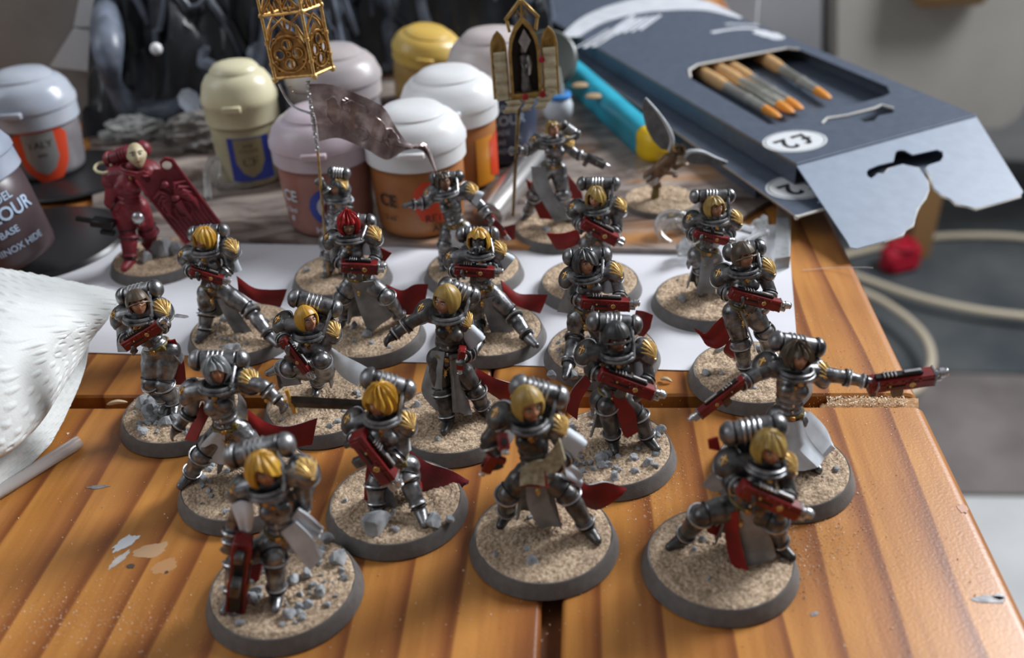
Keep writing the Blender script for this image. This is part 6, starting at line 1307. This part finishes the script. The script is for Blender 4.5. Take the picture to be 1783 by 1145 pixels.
blob(170, 848, 2.6, .6, 0, SIL, 5); blob(1722, 1043, 3.1, 1.0, -.05, SIL, 6); blob(1740, 1038, 1.3, .8, .3, SIL, 7); blob(1418, 1069, .9, .45, .3, SIL, 8); blob(228, 985, .7, .9, 1, mat('dark_speck', (.08, .06, .05), 0, .5), 9); blob(290, 996, .4, .4, 0, MATS['dark_speck'], 10); blob(1677, 885, 1.1, 1.4, 0, mat('pink_mark', (.62, .36, .26), 0, .5), 11)
rng = random.Random(12); g = MB()
def crumb(px, py, s):
    c = at(px, py, 0); c.z = s * .3; o = [Vector((rng.uniform(-1, 1), rng.uniform(-1, 1), rng.uniform(-1, 1))).normalized() * s for _ in range(4)]; g.add([c + q for q in o], [(0, 1, 2), (0, 2, 3), (0, 3, 1), (1, 3, 2)])
for _ in range(1500): crumb(rng.gauss(1400, 60), rng.gauss(930, 55), rnd_in(rng, .10, .24))
for _ in range(900): crumb(rng.gauss(150, 110), rng.gauss(1080, 35), rnd_in(rng, .08, .2))
for _ in range(900): crumb(rng.gauss(1150, 40), rng.gauss(850, 60), rnd_in(rng, .08, .2))
for _ in range(900): crumb(rng.uniform(1380, 1560), rng.gauss(640, 60), rnd_in(rng, .08, .2))
for _ in range(700): crumb(rng.uniform(1440, 1598), rng.uniform(690, 706), rnd_in(rng, .12, .4))
fg = MB(); FP = [at(1430, 689), at(1600, 690), at(1600, 707), at(1430, 706)]; fg.patch([[FP[0].lerp(FP[1], i / 40).lerp(FP[3].lerp(FP[2], i / 40), j / 5) + Vector((0, 0, -.7 - 2.2 * max(0, 1 - i / 16) ** 2 + .5 * noise.noise(Vector((i * .7, j * .9, 0))))) for i in range(41)] for j in range(6)], .4, 0, 0)
for _ in range(900): crumb(rng.uniform(0, 1750), rng.uniform(750, 1145), rnd_in(rng, .08, .22))
for _ in range(60): crumb(rng.uniform(0, 1750), rng.uniform(750, 1145), rnd_in(rng, .25, .45))
fo_ = fg.obj('groove_debris', mat('debris_sand', (.30, .15, .06), 0, .9, col2=(.56, .34, .17), vs=900), table); fo_['kind'] = 'stuff'
keep = [i for i in range(0, len(g.v), 4) if tl(Vector(g.v[i])).x < XE - 4]
g2 = MB()
for i in keep: g2.add(g.v[i:i + 4], [(0, 1, 2), (0, 2, 3), (0, 3, 1), (1, 3, 2)])
o = g2.obj('sand_grains', mat('loose_sand', (.82, .62, .42), 0, .7, col2=(.94, .84, .68), vs=600), smooth=0); o['kind'] = 'stuff'; o['label'] = 'loose pale sand grains scattered over the orange wooden table'; o['category'] = 'sand'
g = MB(); g.tube(catmull([at(1398, 470, .5), at(1450, 466, .8), at(1500, 465, 2.5), at(1520, 466, 3.5)], 20), .09, 5); o = g.obj('thread', mat('white_thread', (.7, .7, .68), 0, .6)); o['label'] = 'single fine white hair on the wood near the table edge'; o['category'] = 'thread'
for px0, py0, px1, py1, lb in ((186, 704, 222, 700, 'pale wood shaving in the table groove beside the leftmost figurine'), (1150, 660, 1170, 664, 'pale wood splinter beside the muzzle of the black-haired figurine')):
    g = MB(); g.tube(catmull([at(px0, py0, .5), at((px0 + px1) / 2, (py0 + py1) / 2 - 3, 1.2), at(px1, py1, .5)], 8), [.15, .5, .6, .6, .6, .5, .4, .15], 5); o = g.obj('wood_shaving', mat('pale_shaving', (.62, .48, .30), 0, .7)); o['label'] = lb; o['category'] = 'shaving'
# ------------------------------------------------------------------ the room beyond the table
CAB = mat('cable_sleeve', (.55, .48, .36), 0, .6)
for ci, (pts, lb) in enumerate((([(1050, 560), (1250, 510), (1380, 470), (1480, 442), (1600, 416), (1700, 410), (1800, 416), (1950, 440)], 'beige cable arching along the top of the rug'), ([(1000, 380), (1200, 400), (1380, 440), (1500, 484), (1600, 518), (1700, 540), (1800, 552), (1950, 566)], 'beige cable running straight across the middle of the rug'), ([(1000, 420), (1200, 432), (1380, 470), (1500, 508), (1560, 540), (1605, 580), (1622, 620), (1612, 660), (1570, 690), (1480, 700), (1200, 720), (1000, 700)], 'beige cable looping round beside the table edge'))):
    g = MB(); g.tube(catmull([at(x, y_, FZ + 15 + 14 * ci) for x, y_ in pts], 60), 6.5, 10); o = g.obj('cable', CAB); o['label'] = lb; o['category'] = 'cable'
# armchair: taupe panel with round corner, wooden leg
yb = 1560
def P3(px, py, y_): return aty(px, py, y_)
TAUPE = mat('taupe_fabric', (.30, .28, .255), 0, .8, col2=(.36, .34, .31), vs=6, bump=.2, bs=900); LILG = mat('pale_grey_fabric', (.36, .36, .38), 0, .8, col2=(.44, .44, .46), vs=5)
ch = empty('armchair', (P3(1620, 300, yb).x, yb, FZ), 'taupe upholstered armchair with a wooden leg beyond the table', 'armchair'); o_ = ch.location / S
def slab(outl, y_, th, mm, nm, par, hint=6):
    P = [P3(x, yy, y_) for x, yy in outl]; o0_ = P[0]; g = MB(); R = Matrix((Vector((1, 0, 0)), Vector((0, 0, 1)), Vector((0, -1, 0)))).transposed()
    pts = [(p.x, p.z) for p in P]; g.plate(pts, th, Vector((0, y_ + th, 0)) - par.location / S, R); return g.obj(nm, mm, par, 30)
slab([(1458, -300), (1458, 100), (1470, 135), (1500, 165), (1600, 205), (1700, 224), (1745, 222), (1772, 205), (1790, 180), (2500, 150), (2500, -300)], yb, 50, TAUPE, 'side_panel', ch)
g = MB(); p = P3(1615, 320, yb + 60) - o_; g.rings([[Vector((p.x + dx * k, p.y + dy * k, z_)) for dx, dy in ((-26, -26), (26, -26), (26, 26), (-26, 26))] for z_, k in ((9, .7), (330, 1.0))]); g.obj('leg', mat('chair_leg_wood', (.30, .17, .07), 0, .5), ch)
g = MB(); p = P3(1615, -4, yb + 0) - o_; g.box(p + Vector((20, -30, 60)), (130, 60, 130), None, 20); g.obj('wooden_armrest', MATS['chair_leg_wood'], ch)
cb2 = empty('sofa', (P3(1350, 100, 1980).x, 1980, FZ), 'pale grey upholstered sofa arm behind the brush box', 'sofa')
slab([(1150, -300), (1150, 140), (1380, 160), (1430, 150), (1434, -300)], 1980, 300, LILG, 'sofa_arm', cb2)
bk = empty('shade_backdrop', (P3(1500, 300, 2450).x, 2450, FZ), 'black backdrop painted as the shade under and beside the armchair', 'backdrop')
slab([(1380, -300), (1380, 345), (2300, 345), (2300, -300)], 2450, 60, mat('shade_black', (.018, .018, .02), 0, .7), 'shade_sheet', bk)  # added black sheet: shade below and between the furniture, as flat colour
g = MB(); c = at(1572, 424, FZ + 60); g.box((0, 0, -20), (70, 40, 50), Matrix.Rotation(.3, 3, 'Z'), 10); g.torus((0, 0, 6), Matrix.Identity(3), 22, 5, 20, 6); o = g.obj('red_box', mat('red_plastic', (.45, .01, .03), 0, .45), loc=(c.x, c.y, FZ + 54)); o['label'] = 'small red box on the floor just beyond the torn cardboard tab'; o['category'] = 'box'
wc = empty('window_board', at(1210, 0, 60), 'bright white card strip behind the far end of the brush box', 'card'); g = MB(); q = P3(1292, 10, 700) - wc.location / S; g.box(q + Vector((-24, 0, 10)), (70, 4, 120), None, 1); g.obj('card', mat('bright_card', (.70, .74, .80), 0, .5), wc)
